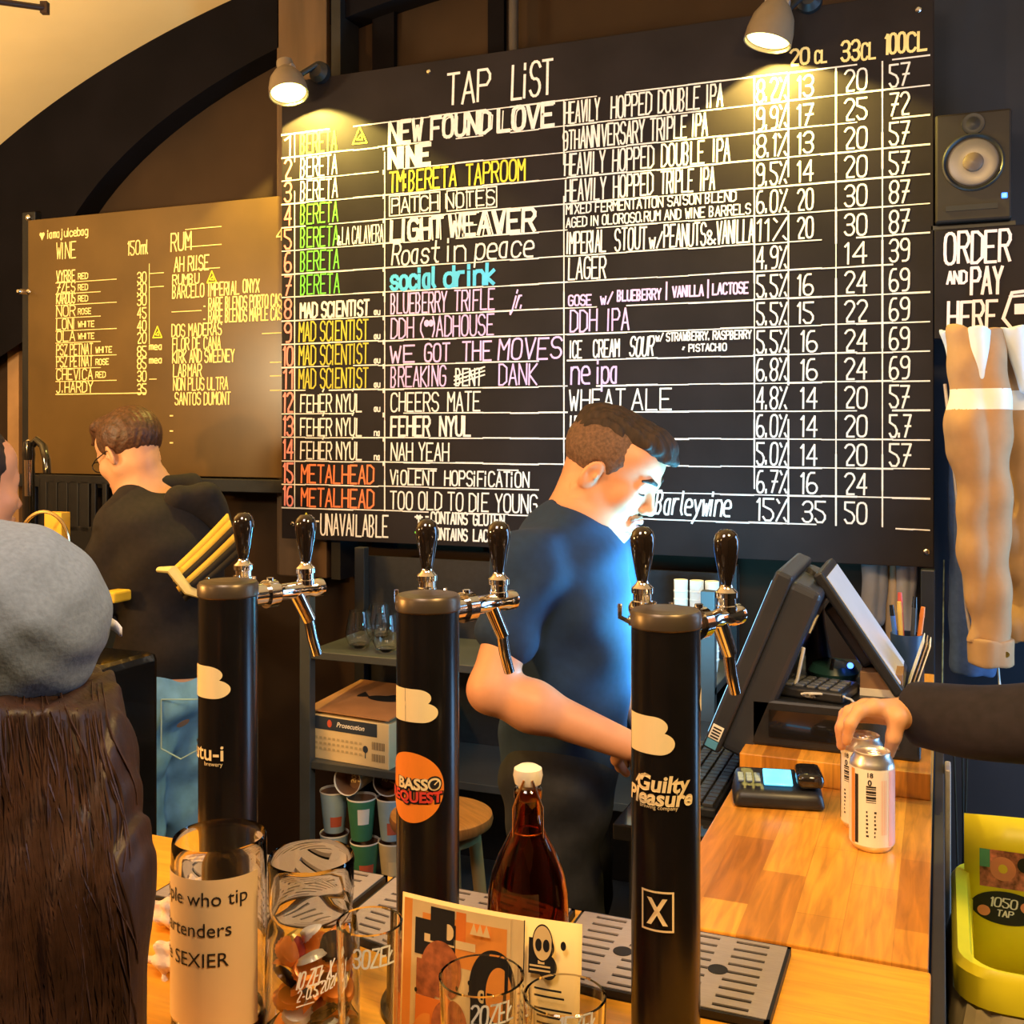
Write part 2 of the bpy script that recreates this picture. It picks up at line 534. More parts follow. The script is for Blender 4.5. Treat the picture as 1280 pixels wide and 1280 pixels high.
black_plastic = mat('black_plastic', (0.014, 0.015, 0.018), 0.38, var=0.2, scale=60)
wood_counter = wood('butcher_block', (0.88, 0.40, 0.050), (0.48, 0.18, 0.022), rot=PI / 2, blen=0.24, bw=0.062, rough=0.34)
wood_bar = wood('bar_pine', (0.88, 0.42, 0.035), (0.72, 0.32, 0.03), rot=0, blen=3.0, bw=0.16, rough=0.36, grain=0.6)
wood_stool = wood('stool_wood', (0.48, 0.20, 0.05), (0.40, 0.16, 0.04), rot=0.6, blen=1.0, bw=0.07, rough=0.4)
wood_pale = mat('pale_wood', (0.50, 0.33, 0.13), 0.5, stretch=(1, 1, 0.1), scale=30)
white_paint = mat('white_print', (0.86, 0.82, 0.74), 0.7, var=0.05)
cream_print = mat('cream_print', (0.85, 0.68, 0.36), 0.6, var=0.05)
ink = mat('black_ink', (0.012, 0.011, 0.011), 0.6)

# ------------------------------------------------------------------ the room
floor_m = mat('dark_floor', (0.05, 0.045, 0.04), 0.5, var=0.25, scale=3)
wall_brown = mat('brown_black_plaster', (0.034, 0.019, 0.010), 0.75, spec=0.2, var=0.25, scale=3, bump=0.05)
wall_navy = mat('navy_black_plaster', (0.027, 0.030, 0.040), 0.65, spec=0.2, var=0.2, scale=3, bump=0.05)
rib_black = mat('matt_black_plaster', (0.005, 0.004, 0.0055), 0.9, spec=0.1, var=0.25, scale=4)
vault_m = mat('cream_vault_plaster', (0.78, 0.56, 0.25), 0.85, var=0.05, scale=3, bump=0.05)
side_m = mat('side_plaster', (0.30, 0.20, 0.11), 0.8, var=0.15, scale=3)
WY = 3.20
m = M(); m.box((-4.4, -2.6, -0.08), (1.75, 3.35, 0.0)); m.build('floor', floor_m, kind='structure', smooth=False)
m = M(); m.box((-4.4, WY, 0), (-0.02, WY + 0.1, 3.7)); m.build('wall_back', wall_brown, kind='structure', smooth=False)
m = M(); m.box((-0.02, WY, 0), (1.75, WY + 0.1, 3.7)); m.build('wall_back_right', wall_navy, kind='structure', smooth=False)
m = M(); m.box((-4.5, -2.6, 0), (-4.4, 3.3, 3.7)); m.build('wall_left', side_m, kind='structure', smooth=False)
m = M(); m.box((-4.4, -2.7, 0), (1.75, -2.6, 3.7)); m.build('wall_front', side_m, kind='structure', smooth=False)
# right wall with the glazed street door the daylight comes through
m = M()
for lo, hi in (((1.5, -2.6, 0), (1.6, 2.0, 3.7)), ((1.5, 3.1, 0), (1.6, 3.3, 3.7)), ((1.5, 2.0, 2.45), (1.6, 3.1, 3.7))):
    m.box(lo, hi)
m.build('wall_right', wall_navy, kind='structure', smooth=False)
# vault: an elliptic barrel running away from the back wall
def vz(x, a, b, z0, cx=-1.031): return z0 + b * math.sqrt(max(0, 1 - ((x - cx) / a) ** 2))
xs = [-1.031 - 3.436 * math.cos(PI * i / 60) for i in range(61)]
xv = [-1.031 - 3.436 * math.cos(PI * i / 150) for i in range(151)]
m = M()
prof = [(x, vz(x, 3.436, 1.932, 1.471)) for x in xv]
m.sheet(lambda u, v: (prof[round(u * 150)][0], -2.6 + v * (WY + 2.6), prof[round(u * 150)][1]), 150, 1)
o = m.build('ceiling', vault_m, kind='structure', smooth=False); o.modifiers.new('s', 'SOLIDIFY').thickness = 0.05
# black rib of the end arch
m = M(); N = 60
ring_o = [(x, vz(x, 3.43, 1.925, 1.471)) for x in xs]
ring_i = []
for i in range(61):
    t = PI * i / 60
    ring_i.append((-1.031 - 2.175 * math.cos(t), 2.08 + 1.083 * math.sin(t)))
f0 = [(x, WY - 0.10, z) for x, z in ring_o] + [(x, WY - 0.10, z) for x, z in ring_i]
b0 = [(x, WY - 0.002, z) for x, z in ring_o] + [(x, WY - 0.002, z) for x, z in ring_i]
fs = [(i, i + 1, 62 + i, 61 + i) for i in range(60)] + [(61 + i, 62 + i, 122 + 62 + i, 122 + 61 + i) for i in range(60)]
m.add(f0 + b0, fs)
m.build('trim_1', rib_black, kind='structure', smooth=False)
# timber post and pipes behind the top of the board
m = M(); a = pY(358, 50, 3.13).x; b = pY(418, 50, 3.13).x
m.box((a, 3.08, 1.2), (b, 3.19, 3.27)); m.box((a - 0.02, 3.10, 1.2), (a, 3.19, 3.26))
m.build('trim_2', mat('brown_post', (0.09, 0.05, 0.024), 0.5, stretch=(1, 1, 0.1), var=0.3), kind='structure', smooth=False, bevel=0.004)
m = M(); a = pY(420, 50, 3.1).x; m.box((a, 3.07, 1.2), (a + 0.035, 3.19, 3.28)); m.build('trim_3', black_metal, kind='structure', smooth=False)
m = M(); a = pY(642, 20, 3.12).x
m.tube([(a, 3.12, 1.3), (a, 3.12, 3.32)], 0.016, 12); m.build('trim_4', mat('grey_pipe', (0.06, 0.05, 0.05), 0.4), kind='structure')
m = M()
for p0, p1 in ((468, 495), (612, 632)):
    a = pY(p0, 30, 3.19).x; b = pY(p1, 30, 3.19).x; m.box((a, 3.175, 1.3), (b, 3.199, 3.3))
m.build('trim_5', rib_black, kind='structure', smooth=False)
a = pY(12, 400, 3.19).x; b = pY(26, 400, 3.19).x
m = M(); m.box((a, 3.18, 1.2), (b, 3.199, 2.5)); m.build('trim_6', mat('tan_strip', (0.35, 0.20, 0.09), 0.6), kind='structure', smooth=False)

# ------------------------------------------------------------------ tap list board
BY = 3.0
bx0 = pY(352, 400, BY).x; bx1 = pY(1167, 400, BY).x
bz1 = H + 1.155; bz0 = H - 0.362
tap_board = thing('chalkboard', 'large black chalkboard with the hand lettered tap list in a ruled grid', 'chalkboard', ((bx0 + bx1) / 2, BY, bz0))
m = M(); m.box((bx0, BY, bz0), (bx1, BY + 0.025, bz1)); m.build('board_panel', board_black, tap_board, smooth=False, bevel=0.002)
for px_, py_ in ((366, 655), (1158, 690), (1148, 12), (536, 90)):
    m = M(); p = pY(px_, py_, BY); m.lathe([(0.008, 0), (0.008, 0.003), (0.005, 0.006), (0, 0.0065)], p, (0, -1, 0), 14)
    m.build('bolt', chrome, tap_board)
on = lambda x, z: (x, BY - 0.0012, z)
TOP = H + 0.982; PITCH = 1.241 / 16
def rz(i): return TOP - i * PITCH
# grid
g = M(); X = lambda px_: pY(px_, 400, BY).x
cols = [368.5, 481, 705, 943, 985.5, 1045, 1103]
def chalk_line(x0, z0, x1, z1, w_=0.0042):
    n = max(2, int(math.hypot(x1 - x0, z1 - z0) / 0.09)); out = []
    for i in range(n):
        if random.random() < 0.06: continue
        a, b = i / n, (i + 1) / n
        j = random.uniform(-.0012, .0012)
        out += ribbon([(x0 + (x1 - x0) * a, z0 + (z1 - z0) * a + j), (x0 + (x1 - x0) * b, z0 + (z1 - z0) * b + j)], w_ * random.uniform(.7, 1.25))
    return out
ong = lambda x, z: (x, BY - 0.0008, z)
for i in range(17):
    put(g, chalk_line(X(352.5), rz(i), X(1162 if i < 16 else 1108), rz(i)), ong)
put(g, chalk_line(X(1120), rz(16) - .004, X(1162), rz(16) - .006), ong)
for c in cols:
    put(g, chalk_line(X(c), rz(0), X(c) , rz(16)), ong)
t = g; LH = 0.063
def row(i, txt, p0, p1, mi=WH, h=LH, wd=0.0052, base=0.007, sl=0.02, fn=on):
    put(t, lettering(txt, X(p0), rz(i) + base, X(p1), h, wd, sl), fn, mi)
nums_c = PK
for i in range(16):
    s_ = str(i + 1); row(i + 1, s_, 356 if len(s_) == 1 else 354.5, 364 if len(s_) == 1 else 366, PK, wd=0.0065)
for i in range(1, 8):
    row(i, 'BERETA', 376, 420 + i * .6, GR_LIT if i == 1 else (WH if i in (2, 3) else GR), wd=0.0062 if i == 1 else 0.0048)  # first row: green chalk with the spot lamp's glow put into its colour
row(5, '&', 422, 426, WH, h=.03); row(5, 'LA CALAVERA', 428, 479, WH, h=.055, wd=0.004)
row(8, 'MAD SCIENTIST', 376, 461, WH, h=.048, wd=0.0075)
for i in (9, 10, 11): row(i, 'MAD SCIENTIST', 374, 460, OL)
for i in (12, 13, 14): row(i, 'FEHÉR NYÚL', 376, 452, WH, h=.056)
for i in (15, 16): row(i, 'METALHEAD', 377, 467, OR, h=.058, wd=.006)
for i in (8, 9, 10, 11, 12, 13, 14): row(i, 'au' if i < 13 else 'na', 468, 475, WH, h=.02, wd=.004)
for i in range(1, 15): put(t, rect2(X(478.5) , rz(i) - .012, X(481), rz(i) + .003), on)
# yellow warning triangle in row one
def tri(cx, cz, s_, mi, mm, fn, w_=.0045):
    put(mm, ribbon([(cx - s_, cz - s_), (cx, cz + s_), (cx + s_, cz - s_), (cx - s_, cz - s_)], w_), fn, mi)
    put(mm, ribbon([(cx - s_ * .45, cz - s_ * .5), (cx + s_ * .2, cz + .1 * s_), (cx + s_ * .4, cz - s_ * .6), (cx - .4 * s_, cz - s_ * .5)], w_ * .8), fn, mi)
tri(X(450), rz(1) + .045, .026, YE, t, on)
row(1, 'NEW FOUND', 487, 612, WH, h=.068, wd=.0105); row(1, 'LOVE', 623, 692, WH, h=.068, wd=.012)
row(1, 'NEW FOUND LOVE', 486, 690, WH, h=.06, wd=.004, sl=.06)
row(2, 'NINE', 487, 537, WH, h=.062, wd=.015); row(3, 'TM:BERETA', 487, 570, YE, wd=.006); row(3, 'TAPROOM', 583, 656, YE, wd=.006)
row(4, 'PATCH NOTES', 490, 618, WH, h=.045, base=.018, wd=.005, sl=0)
for p0, p1 in ((487, 550), (559, 621)):
    put(t, ribbon([(X(p0), rz(4) + .009), (X(p0), rz(4) + .072), (X(p1), rz(4) + .072), (X(p1), rz(4) + .009), (X(p0), rz(4) + .009)], .004), on)
    n_ = 5
    for k in range(1, n_):
        x_ = X(p0 + (p1 - p0) * k / n_); put(t, ribbon([(x_, rz(4) + .009), (x_, rz(4) + .072)], .0035), on)
row(5, 'LIGHT', 489, 553, WH, h=.062, wd=.0115); row(5, 'WEAVER', 562, 668, WH, h=.066, wd=.0115)
row(5, 'LIGHT WEAVER', 490, 668, WH, h=.075, base=.001, wd=.004, sl=-.05)
row(6, 'Roast', 490, 548, WH, h=.066, wd=.006, sl=.1); row(6, 'in', 560, 582, WH, h=.07, wd=.006); row(6, 'peace', 594, 666, WH, h=.07, wd=.006, sl=.1)
row(7, 'social', 489, 544, CYA, h=.062, wd=.0115); row(7, 'drink', 556, 620, CYA, h=.062, wd=.0115)
row(8, 'BLUEBERRY', 489, 558, LI); row(8, 'TRIFLE', 568, 618, LI); row(8, 'jr.', 639, 652, LI, h=.055, sl=.3)
row(9, 'DDH', 489, 517, LI); row(9, '(', 526, 530, LI); row(9, ')ADHOUSE', 541, 617, LI)
put(t, disc2(X(533.5), rz(9) + .05, .009, .011) + disc2(X(539), rz(9) + .05, .009, .011), on, LI)
row(10, 'WE', 488, 518, LI, h=.052, wd=.006); row(10, 'GOT', 531, 562, LI, h=.055, wd=.006); row(10, 'THE', 578, 614, LI, h=.058, wd=.006); row(10, 'MOVES', 623, 701, LI, h=.062, wd=.006, sl=.08)
row(11, 'BREAKING', 489, 557, LI); row(11, 'BENT', 570, 602, WH, h=.052); row(11, 'DANK', 624, 671, LI)
for k in range(3): put(t, ribbon([(X(568), rz(11) + .012 + k * .012), (X(606), rz(11) + .04 + k * .012)], .0045), on)
row(12, 'CHEERS', 489, 548, WH, h=.058); row(12, 'MATE', 560, 600, WH, h=.058)
row(13, 'FEHER', 489, 537, WH, h=.06, wd=.0075); row(13, 'NYUL', 550, 588, WH, h=.06, wd=.0075)
row(14, 'NAH YEAH', 489, 561, WH, h=.055)
row(15, 'ViOLENT', 488, 545, WH, h=.045); row(15, 'HOPSiFiCATiON', 556, 661, WH, h=.045)
put(t, ribbon([(X(510), rz(15) + .058), (X(546), rz(15) + .058)], .004), on)
put(t, ribbon([(X(622), rz(15) + .058), (X(648), rz(15) + .058)], .004), on)
row(16, 'TOO OLD TO DIE YOUNG', 488, 671, WH, h=.055)
row(1, 'HEAVILY', 706, 749, WH); row(1, 'HOPPED', 764, 814, WH); row(1, 'DOUBLE', 823, 874, WH); row(1, 'IPA', 884, 903, WH)
row(2, '9TH', 704, 724, WH, h=.055); row(2, 'ANNIVERSARY', 726, 805, WH); row(2, 'TRIPLE', 813, 858, WH); row(2, 'IPA', 866, 884, WH)
row(3, 'HEAVILY', 706, 756, WH); row(3, 'HOPPED', 766, 817, WH); row(3, 'DOUBLE', 827, 880, WH); row(3, 'IPA', 892, 912, WH)
row(4, 'HEAVILY', 707, 757, WH); row(4, 'HOPPED', 767, 816, WH); row(4, 'TRIPLE', 826, 866, WH); row(4, 'IPA', 876, 893, WH)
row(5, 'MIXED FERMENTATION SAISON BLEND', 708, 920, WH, h=.028, base=.047, wd=.0042); row(5, 'AGED IN OLOROSO,RUM AND WINE BARRELS', 708, 938, WH, h=.028, base=.008, wd=.0042)
row(6, 'IMPERIAL', 709, 757, WH); row(6, 'STOUT', 769, 808, WH); row(6, 'w/', 812, 828, WH, h=.045); row(6, 'PEANUTS', 830, 882, WH); row(6, '&', 884, 894, WH, h=.04); row(6, 'VANILLA', 896, 942, WH)
row(7, 'LAGER', 711, 757, WH)
row(8, 'GOSE', 711, 739, LI, h=.03); row(8, 'w/', 751, 766, LI, h=.034); row(8, 'BLUEBERRY', 772, 826, LI, h=.03, base=.014); row(8, 'VANILLA', 841, 879, LI, h=.03, base=.018); row(8, 'LACTOSE', 891, 935, LI, h=.03, base=.02)
for p_ in (833, 885): row(8, '|', p_, p_ + 2, LI, h=.05, base=.012)
row(9, 'DDH', 713, 746, LI); row(9, 'IPA', 760, 786, LI)
row(10, 'ICE', 713, 727, WH, h=.05); row(10, 'CREAM', 742, 774, WH, h=.05); row(10, 'SOUR', 787, 816, WH, h=.055, sl=.1); row(10, 'w/ STRAWBERRY, RASPBERRY', 820, 939, WH, h=.023, base=.048, wd=.0042); row(10, '+ PISTACHIO', 852, 908, WH, h=.02, base=.016, wd=.004)
row(11, 'ne', 714, 737, LI, h=.075, wd=.006); row(11, 'ipa', 747, 772, LI, h=.07, wd=.006)
row(12, 'WHEAT', 712, 781, WH, h=.06); row(12, 'ALE', 790, 839, WH, h=.06); row(13, 'IPA', 713, 740, WH, h=.06); row(14, 'PALE ALE', 714, 780, WH, h=.058)
row(16, 'A.', 800, 816, WH, h=.04, base=.02); row(16, 'Barleywine', 819, 912, WH, h=.066, wd=.0062, base=.016, sl=.14)
abv = '8.2% 9.9% 8.1% 9.5% 6.0% 11% 4.9% 5.5% 5.5% 5.5% 6.8% 4.8% 6.0% 5.0% 6.7% 15%'.split()
c20 = '13 17 13 14 20 20 - 16 15 16 16 14 14 14 16 35'.split()
c33 = '20 25 20 20 30 30 14 24 22 24 24 20 20 20 24 50'.split()
c100 = '57 72 57 57 87 87 39 69 69 69 69 57 5.7 57'.split()
for i in range(16):
    row(i + 1, abv[i], 946, 983, WH, h=.06, sl=.03)
    if c20[i] != '-' and i < 15: row(i + 1, c20[i], 997 if i < 9 else 1001, 1016 if i < 9 else 1021, WH, h=.056)
    if i == 15: row(i + 1, c20[i], 1003, 1031, WH, h=.056)
    row(i + 1, c33[i], 1056, 1083, WH, h=.056)
    if i < 14: row(i + 1, c100[i], 1112, 1136 if i < 12 else 1138, WH, h=.058)
def free(txt, x0, yb, x1, hp, mi=WH, wd=.0055, sl=0.02, mm=None, Y=None, fn=None):
    Y = Y or BY; a = pY(x0, yb, Y); b = pY(x1, yb, Y); d = dY(x0, Y)
    put(t if mm is None else mm, lettering(txt, a.x, a.z, b.x, hp * d / F, wd, sl), fn or on, mi)
free('TAP', 559, 132, 612, 38, wd=.008, sl=.03); free('LiST', 640, 124, 690, 42, wd=.008, sl=.03)
free('20', 988, 82, 1011, 19, CR, .007); free('CL', 1019, 79, 1033, 15, CR, .006)
free('33', 1052, 77, 1074, 24, CR, .007); free('CL', 1077, 75, 1094, 20, CR, .006); free('100', 1107, 68, 1131, 24, CR, .007); free('CL', 1134, 65, 1158, 23, CR, .007)
p = pY(383, 652, BY); tri(p.x, p.z, .028, YE, t, on)
free('-', 394, 658, 400, 20); free('UNAVAILABLE', 401, 668, 485, 26)
free('*', 519, 652, 528, 12); free('-', 531, 650, 537, 12); free('CONTAINS', 539, 654, 584, 14); free('GLUTEN', 592, 656, 630, 14)
free('*', 519, 672, 529, 13, GR); free('CONTAINS', 539, 674, 584, 14); free('LACTOSE', 592, 676, 636, 14)
t.build('lettering', chalk, tap_board, smooth=False)

# ------------------------------------------------------------------ wine and rum board
WBY = 3.06
wx0 = pY(35, 400, WBY).x; wx1 = X(356) + 0.06
wz1 = H + 0.795; wz0 = H - 0.165
wine = thing('chalkboard', 'glossy chalkboard, warm lamplight in its colour, with the wine and rum list, left of the big tap list', 'chalkboard', ((wx0 + wx1) / 2, WBY, wz0))
m = M(); m.box((wx0, WBY, wz0), (wx1, WBY + 0.02, wz1)); m.build('board_panel', board_warm_lit, wine, smooth=False, bevel=0.002)
m = M(); p = pY(30, 365, WBY - .02); m.lathe([(0.012, 0), (0.012, 0.02), (0.006, 0.03), (0, 0.03)], p, (0, -1, 0), 14); m.build('bolt', chrome, wine)
t = M(); onw = lambda x, z: (x, WBY - 0.0012, z)
def wr(txt, x0, yb, x1, hp, mi=CR, wd=.0048): free(txt, x0, yb, x1, hp, mi, wd, mm=t, Y=WBY, fn=onw)
wr('iamajuicebag', 60, 298, 110, 10); p = pY(53, 295, WBY); put(t, [[(p.x - .012, p.z + .005), (p.x, p.z - .018), (p.x + .012, p.z + .005)]] + disc2(p.x - .006, p.z + .006, .007) + disc2(p.x + .006, p.z + .006, .007), onw, CR)
wr('WINE', 71, 324, 95, 20); wr('150ml', 160, 319, 185, 17); wr('RUM', 214, 314, 239, 22, wd=.006)
left = [('VYRBE', 'RED', 352, '30'), ('7ZES', 'RED', 366, '30'), ('KARDUS', 'RED', 380, '30'), ('NOR', 'ROSE', 396, '45'), ('LONI', 'WHITE', 412, '40'), ('OLA', 'WHITE', 427, '20'),
        ('PSZ PETNAT', 'WHITE', 444, '85'), ('PSZ PETNAT', 'ROSE', 459, '85'), ('CHEVICA', 'RED', 475, '30'), ('J.HARDY', '', 491, '35')]
for k, (a, b, y, n_) in enumerate(left):
    e_ = 94 if k < 6 else 116
    wr(a, 71, y, e_, 13); wr(n_, 172, y + 2, 183, 13)
    if b: wr(b, e_ + 4, y - 3, e_ + 4 + 4 * len(b), 7, wd=.004)
    q0 = pY(70, y + 2, WBY); q1 = pY(146 - 20 * (k % 2), y + 2, WBY); put(t, ribbon([(q0.x, q0.z), (q1.x, q0.z)], .003), onw, CR)
q0 = pY(71, 493, WBY); q1 = pY(183, 493, WBY); put(t, ribbon([(q0.x, q0.z), (q1.x, q0.z)], .004), onw, CR)
q0 = pY(187, 330, WBY); q1 = pY(187, 430, WBY); put(t, ribbon([(q0.x, q0.z), (q0.x, q1.z)], .0035), onw, CR)
for txt, x0, yb, x1, hp in (('AH RIISE', 218, 340, 261, 18), ('RUMBU', 216, 356, 249, 12), ('BARCELÓ'.replace('Ó', 'O'), 216, 373, 255, 16), ('IMPERIAL', 261, 370, 299, 16), ('ONYX', 304, 366, 324, 16),
                            ('- RARE BLENDS PORTO CASK', 254, 388, 357, 15), ('- RARE BLENDS MAPLE CASK', 254, 404, 357, 15), ('DOS MADERAS', 215, 421, 277, 15), ('FLOR DE CANA', 216, 438, 276, 15),
                            ('KIRK AND SWEENEY', 216, 454, 293, 15), ('LABMAR', 217, 471, 252, 15), ('NON PLUS ULTRA', 217, 488, 285, 15), ('SANTOS DUMONT', 219, 506, 288, 15)):
    wr(txt, x0, yb, x1, hp)
for x0, x1, y in ((232, 277, 287), (232, 277, 309), (240, 275, 337), (215, 252, 390), (328, 352, 417), (338, 352, 453), (338, 352, 470), (338, 352, 488), (188, 205, 342), (187, 205, 359), (187, 196, 474)):
    q0 = pY(x0, y, WBY); q1 = pY(x1, y, WBY); put(t, ribbon([(q0.x, q0.z), (q1.x, q0.z)], .003), onw, CR)
for y in (437, 454): wr('mea', 187, y, 203, 8)
for px_, py_ in ((265, 346), (197, 415)):
    p = pY(px_, py_, WBY); tri(p.x, p.z, .02, YE, t, onw)
for y in (523, 542, 557): wr('-', 211, y, 218, 10)
wr('4', 346, 301, 354, 14)
t.build('lettering', chalk, wine, smooth=False)
# slim black rail under that board and the post at its left
m = M(); a = pY(50, 600, 3.08); m.box((wx0 - .15, 3.03, wz0 - .05), (bx0 + .3, 3.10, wz0 - .005)); m.build('rail', black_metal, smooth=False, label='black rail running under the wine board', cat='rail', bevel=.003)
pr = thing('display_frame', 'black square post holding the left edge of the wine board', 'post', (pY(34, 500, 3.05).x, 3.09, 0))
a = pY(22, 400, 3.05).x; b = pY(46, 400, 3.05).x
m = M(); m.box((a, 3.07, 0), (b - .03, 3.17, 2.53)); m.build('post', black_metal, pr, smooth=False, bevel=.004)
for y in (272, 365, 553):
    m = M(); q = pY(35, y, 3.06); m.lathe([(.012, 0), (.012, .012), (.006, .018), (0, .019)], (q.x, 3.07, q.z), (0, -1, 0), 12); m.build('bolt', chrome, pr)

# ------------------------------------------------------------------ spot lamps over the board
lamp_body = mat('lamp_grey_brown', (0.20, 0.15, 0.10), 0.4, var=0.1)
lamp_in = mat('lit_reflector', (1.0, 0.80, 0.22), 0.4, emit=9.0, var=0.0)
def spot_lamp(op, tail, mount, label, r):
    """op: centre of the mouth, tail: back of the housing, mount: where the arm meets the board"""
    ax = (op - tail).normalized(); L = (op - tail).length
    o = thing('spot_lamp', label, 'lamp', mount, 'spot lamps above the tap list')
    m = M(); q = [(0.0, 0), (.30, 0), (.42, .03), (.44, .12), (.40, .25), (.62, .36), (.86, .55), (.97, .78), (1.0, 1.0), (.94, 1.0), (.90, .8)]
    m.lathe([(a * r, b * L) for a, b in q], tail, ax, 32, cap1=False); m.build('lamp_housing', lamp_body, o)
    m = M(); m.lathe([(0.0, L * .86), (r * .88, L * .93)], tail, ax, 32); m.build('bulb', lamp_in, o, label='glowing warm bulb face')
    m = M(); mid = tail + ax * L * .3
    side = ax.cross(Vector((0, 1, 0))).normalized()
    m.tube([mid + ax.cross(side) * 0, mid + Vector((.02, .05, 0)), mount + Vector((0, -.03, .02)), mount], .010, 10); m.build('arm', black_metal, o)
    m = M(); m.lathe([(.035, 0), (.035, .02), (.02, .035), (0, .035)], mount + Vector((0, 0.0, 0)), (0, -1, 0), 20); m.build('mounting_plate', black_metal, o)
    m = M(); m.lathe([(.014, 0), (.014, r * 1.0)], mid - side * r * .5, side, 14); m.build('knob', steel, o)
    l = light('spot_lamp_light', 'SPOT', op + ax * .004, (1.0, 0.76, 0.16), 62, .010, aim=op + Vector((.10, .42, -1)), spot=math.radians(120), blend=.16)
    return o
LY = 2.88
a = pY(361, 118, LY); d = dY(361, LY)
spot_lamp(a, a + Vector((-.035, .028, .120)), pY(402, 92, BY), 'left spot lamp over the tap list, its mouth turned to us and lit', 24.5 / F * d)
a = pY(959, 54, LY); d = dY(959, LY)
spot_lamp(a, a + Vector((.035, .018, .15)), pY(1012, 2, BY) , 'right spot lamp over the tap list, near the litre price column', 30 / F * d)
# ceiling rod at the top left
m = M(); p0 = pD(-30, -2, 2.6); p1 = pD(56, 10, 2.75); m.tube([p0, p1], .008, 10)
m.obox(p1, E1, E2, E3, (.018, .018, .03)); m.tube([p0 + Vector((0, 0, .0)), p0 + Vector((0, 0, .55))], .006, 8)
m.build('ceiling_rod', mat('rust_black', (.03, .015, .01), .5), label='thin dark rod hanging from the cream vault at top left', cat='rod')
# ------------------------------------------------------------------ bar and side counter
bar = thing('bar_counter', 'long wooden bar with the three black tap towers along its middle', 'bar', (-0.66, 1.05, 0))
m = M(); m.box((-1.30, 0.785, BAR - 0.04), (-0.012, 1.349, BAR)); m.build('worktop', wood_bar, bar, smooth=False, bevel=.003)
m = M(); m.box((-1.28, 0.84, 0.0), (-0.03, 1.33, BAR - 0.04)); m.build('body_panel', black_plastic, bar, smooth=False)
m = M(); m.box((-1.30, 0.80, 0.12), (-0.012, 0.84, 0.16)); m.build('foot_rail', steel, bar, smooth=False, bevel=.01)
side = thing('side_counter', 'narrow butcher block counter at the right holding the cans and the till', 'counter', (-0.18, 2.05, 0))
m = M(); m.box((-0.348, 1.358, BAR - 0.04), (-0.015, 2.78, BAR)); m.build('worktop', wood_counter, side, smooth=False, bevel=.002)
m = M(); m.box((-0.345, 1.97, BAR), (-0.017, 2.78, BAR + .046)); m.build('raised_block', wood_counter, side, smooth=False, bevel=.002)
m = M(); m.box((-0.33, 1.36, 0.0), (-0.035, 2.76, BAR - 0.04)); m.build('body_panel', black_plastic, side, smooth=False)
m = M(); m.box((-0.012, 0.79, 0.0), (0.004, 2.80, BAR - .012))
m.build('end_panel', mat('dark_end_panel', (.03, .028, .03), .5), side, smooth=False, bevel=.002)
m = M(); m.box((0.005, 2.18, 0.30), (0.016, 2.24, BAR - .005)); m.build('metal_strip', steel, side, smooth=False, bevel=.003)
m = M()
for k, (x_, y_) in enumerate(((.022, 2.30), (.030, 2.34), (.038, 2.32))):
    m.tube([(x_ + .01 * math.sin(3 * s_ + k), y_, 1.07 - .9 * s_) for s_ in [i / 12 for i in range(13)]], .0025, 6)
m.build('cables', black_plastic, label='black cables hanging down the end of the side counter', cat='cable')

# drip trays with real slots
def drip_tray(x0, x1, label):
    y0, y1 = 1.150, 1.328; z = BAR
    o = thing('drip_tray', label, 'drip tray', ((x0 + x1) / 2, (y0 + y1) / 2, z), 'steel drip trays along the bar')
    m = M(); m.box((x0, y0, z), (x1, y1, z + .002))
    for lo, hi in (((x0, y0, z + .001), (x1, y0 + .006, z + .010)), ((x0, y1 - .006, z + .001), (x1, y1, z + .010)), ((x0, y0, z + .001), (x0 + .006, y1, z + .010)), ((x1 - .006, y0, z + .001), (x1, y1, z + .010))):
        m.box(lo, hi)
    m.build('basin', black_metal, o, smooth=False)
    m = M(); zt = z + .011; zb = z + .009
    def slab(a, b, c_, d_):
        if b - a > 1e-5 and d_ - c_ > 1e-5: m.box((a, c_, zb), (b, d_, zt))
    xa, xb = x0 + .004, x1 - .004; ya, yb = y0 + .004, y1 - .004
    n = 4; cw = (xb - xa - .02) / n; rows_ = 9
    cx_ = [xa + .01 + i * cw for i in range(n + 1)]
    slab(xa, cx_[0], ya, yb); slab(cx_[-1], xb, ya, yb)
    ph = (yb - ya) / rows_
    for i in range(n):
        a, b = cx_[i], cx_[i + 1]
        s0, s1 = a + .010, b - .010
        slab(a, s0, ya, yb); slab(s1, b, ya, yb)
        for r in range(rows_):
            c0 = ya + r * ph; hole = (i in (1,) and r in (4,)) or (i == 2 and r == 4 and False)
            slab(s0, s1, c0, c0 + ph * .34); slab(s0, s1, c0 + ph * .66, c0 + ph)
    m.build('grille', steel, o, smooth=False)
    for fx in (.30, .73):
        m = M(); m.lathe([(.0, 0), (.0115, 0), (.0115, .0012), (.0, .0012)], (x0 + (x1 - x0) * fx, (ya + yb) / 2, zt - .0005), n=24); m.build('drain_hole', ink, o)
drip_tray(-0.437, -0.170, 'perforated steel drip tray behind the right tap tower')
drip_tray(-0.716, -0.447, 'perforated steel drip tray behind the middle tap tower, partly behind the brown bottle')
drip_tray(-0.995, -0.726, 'perforated steel drip tray behind the left tap tower')

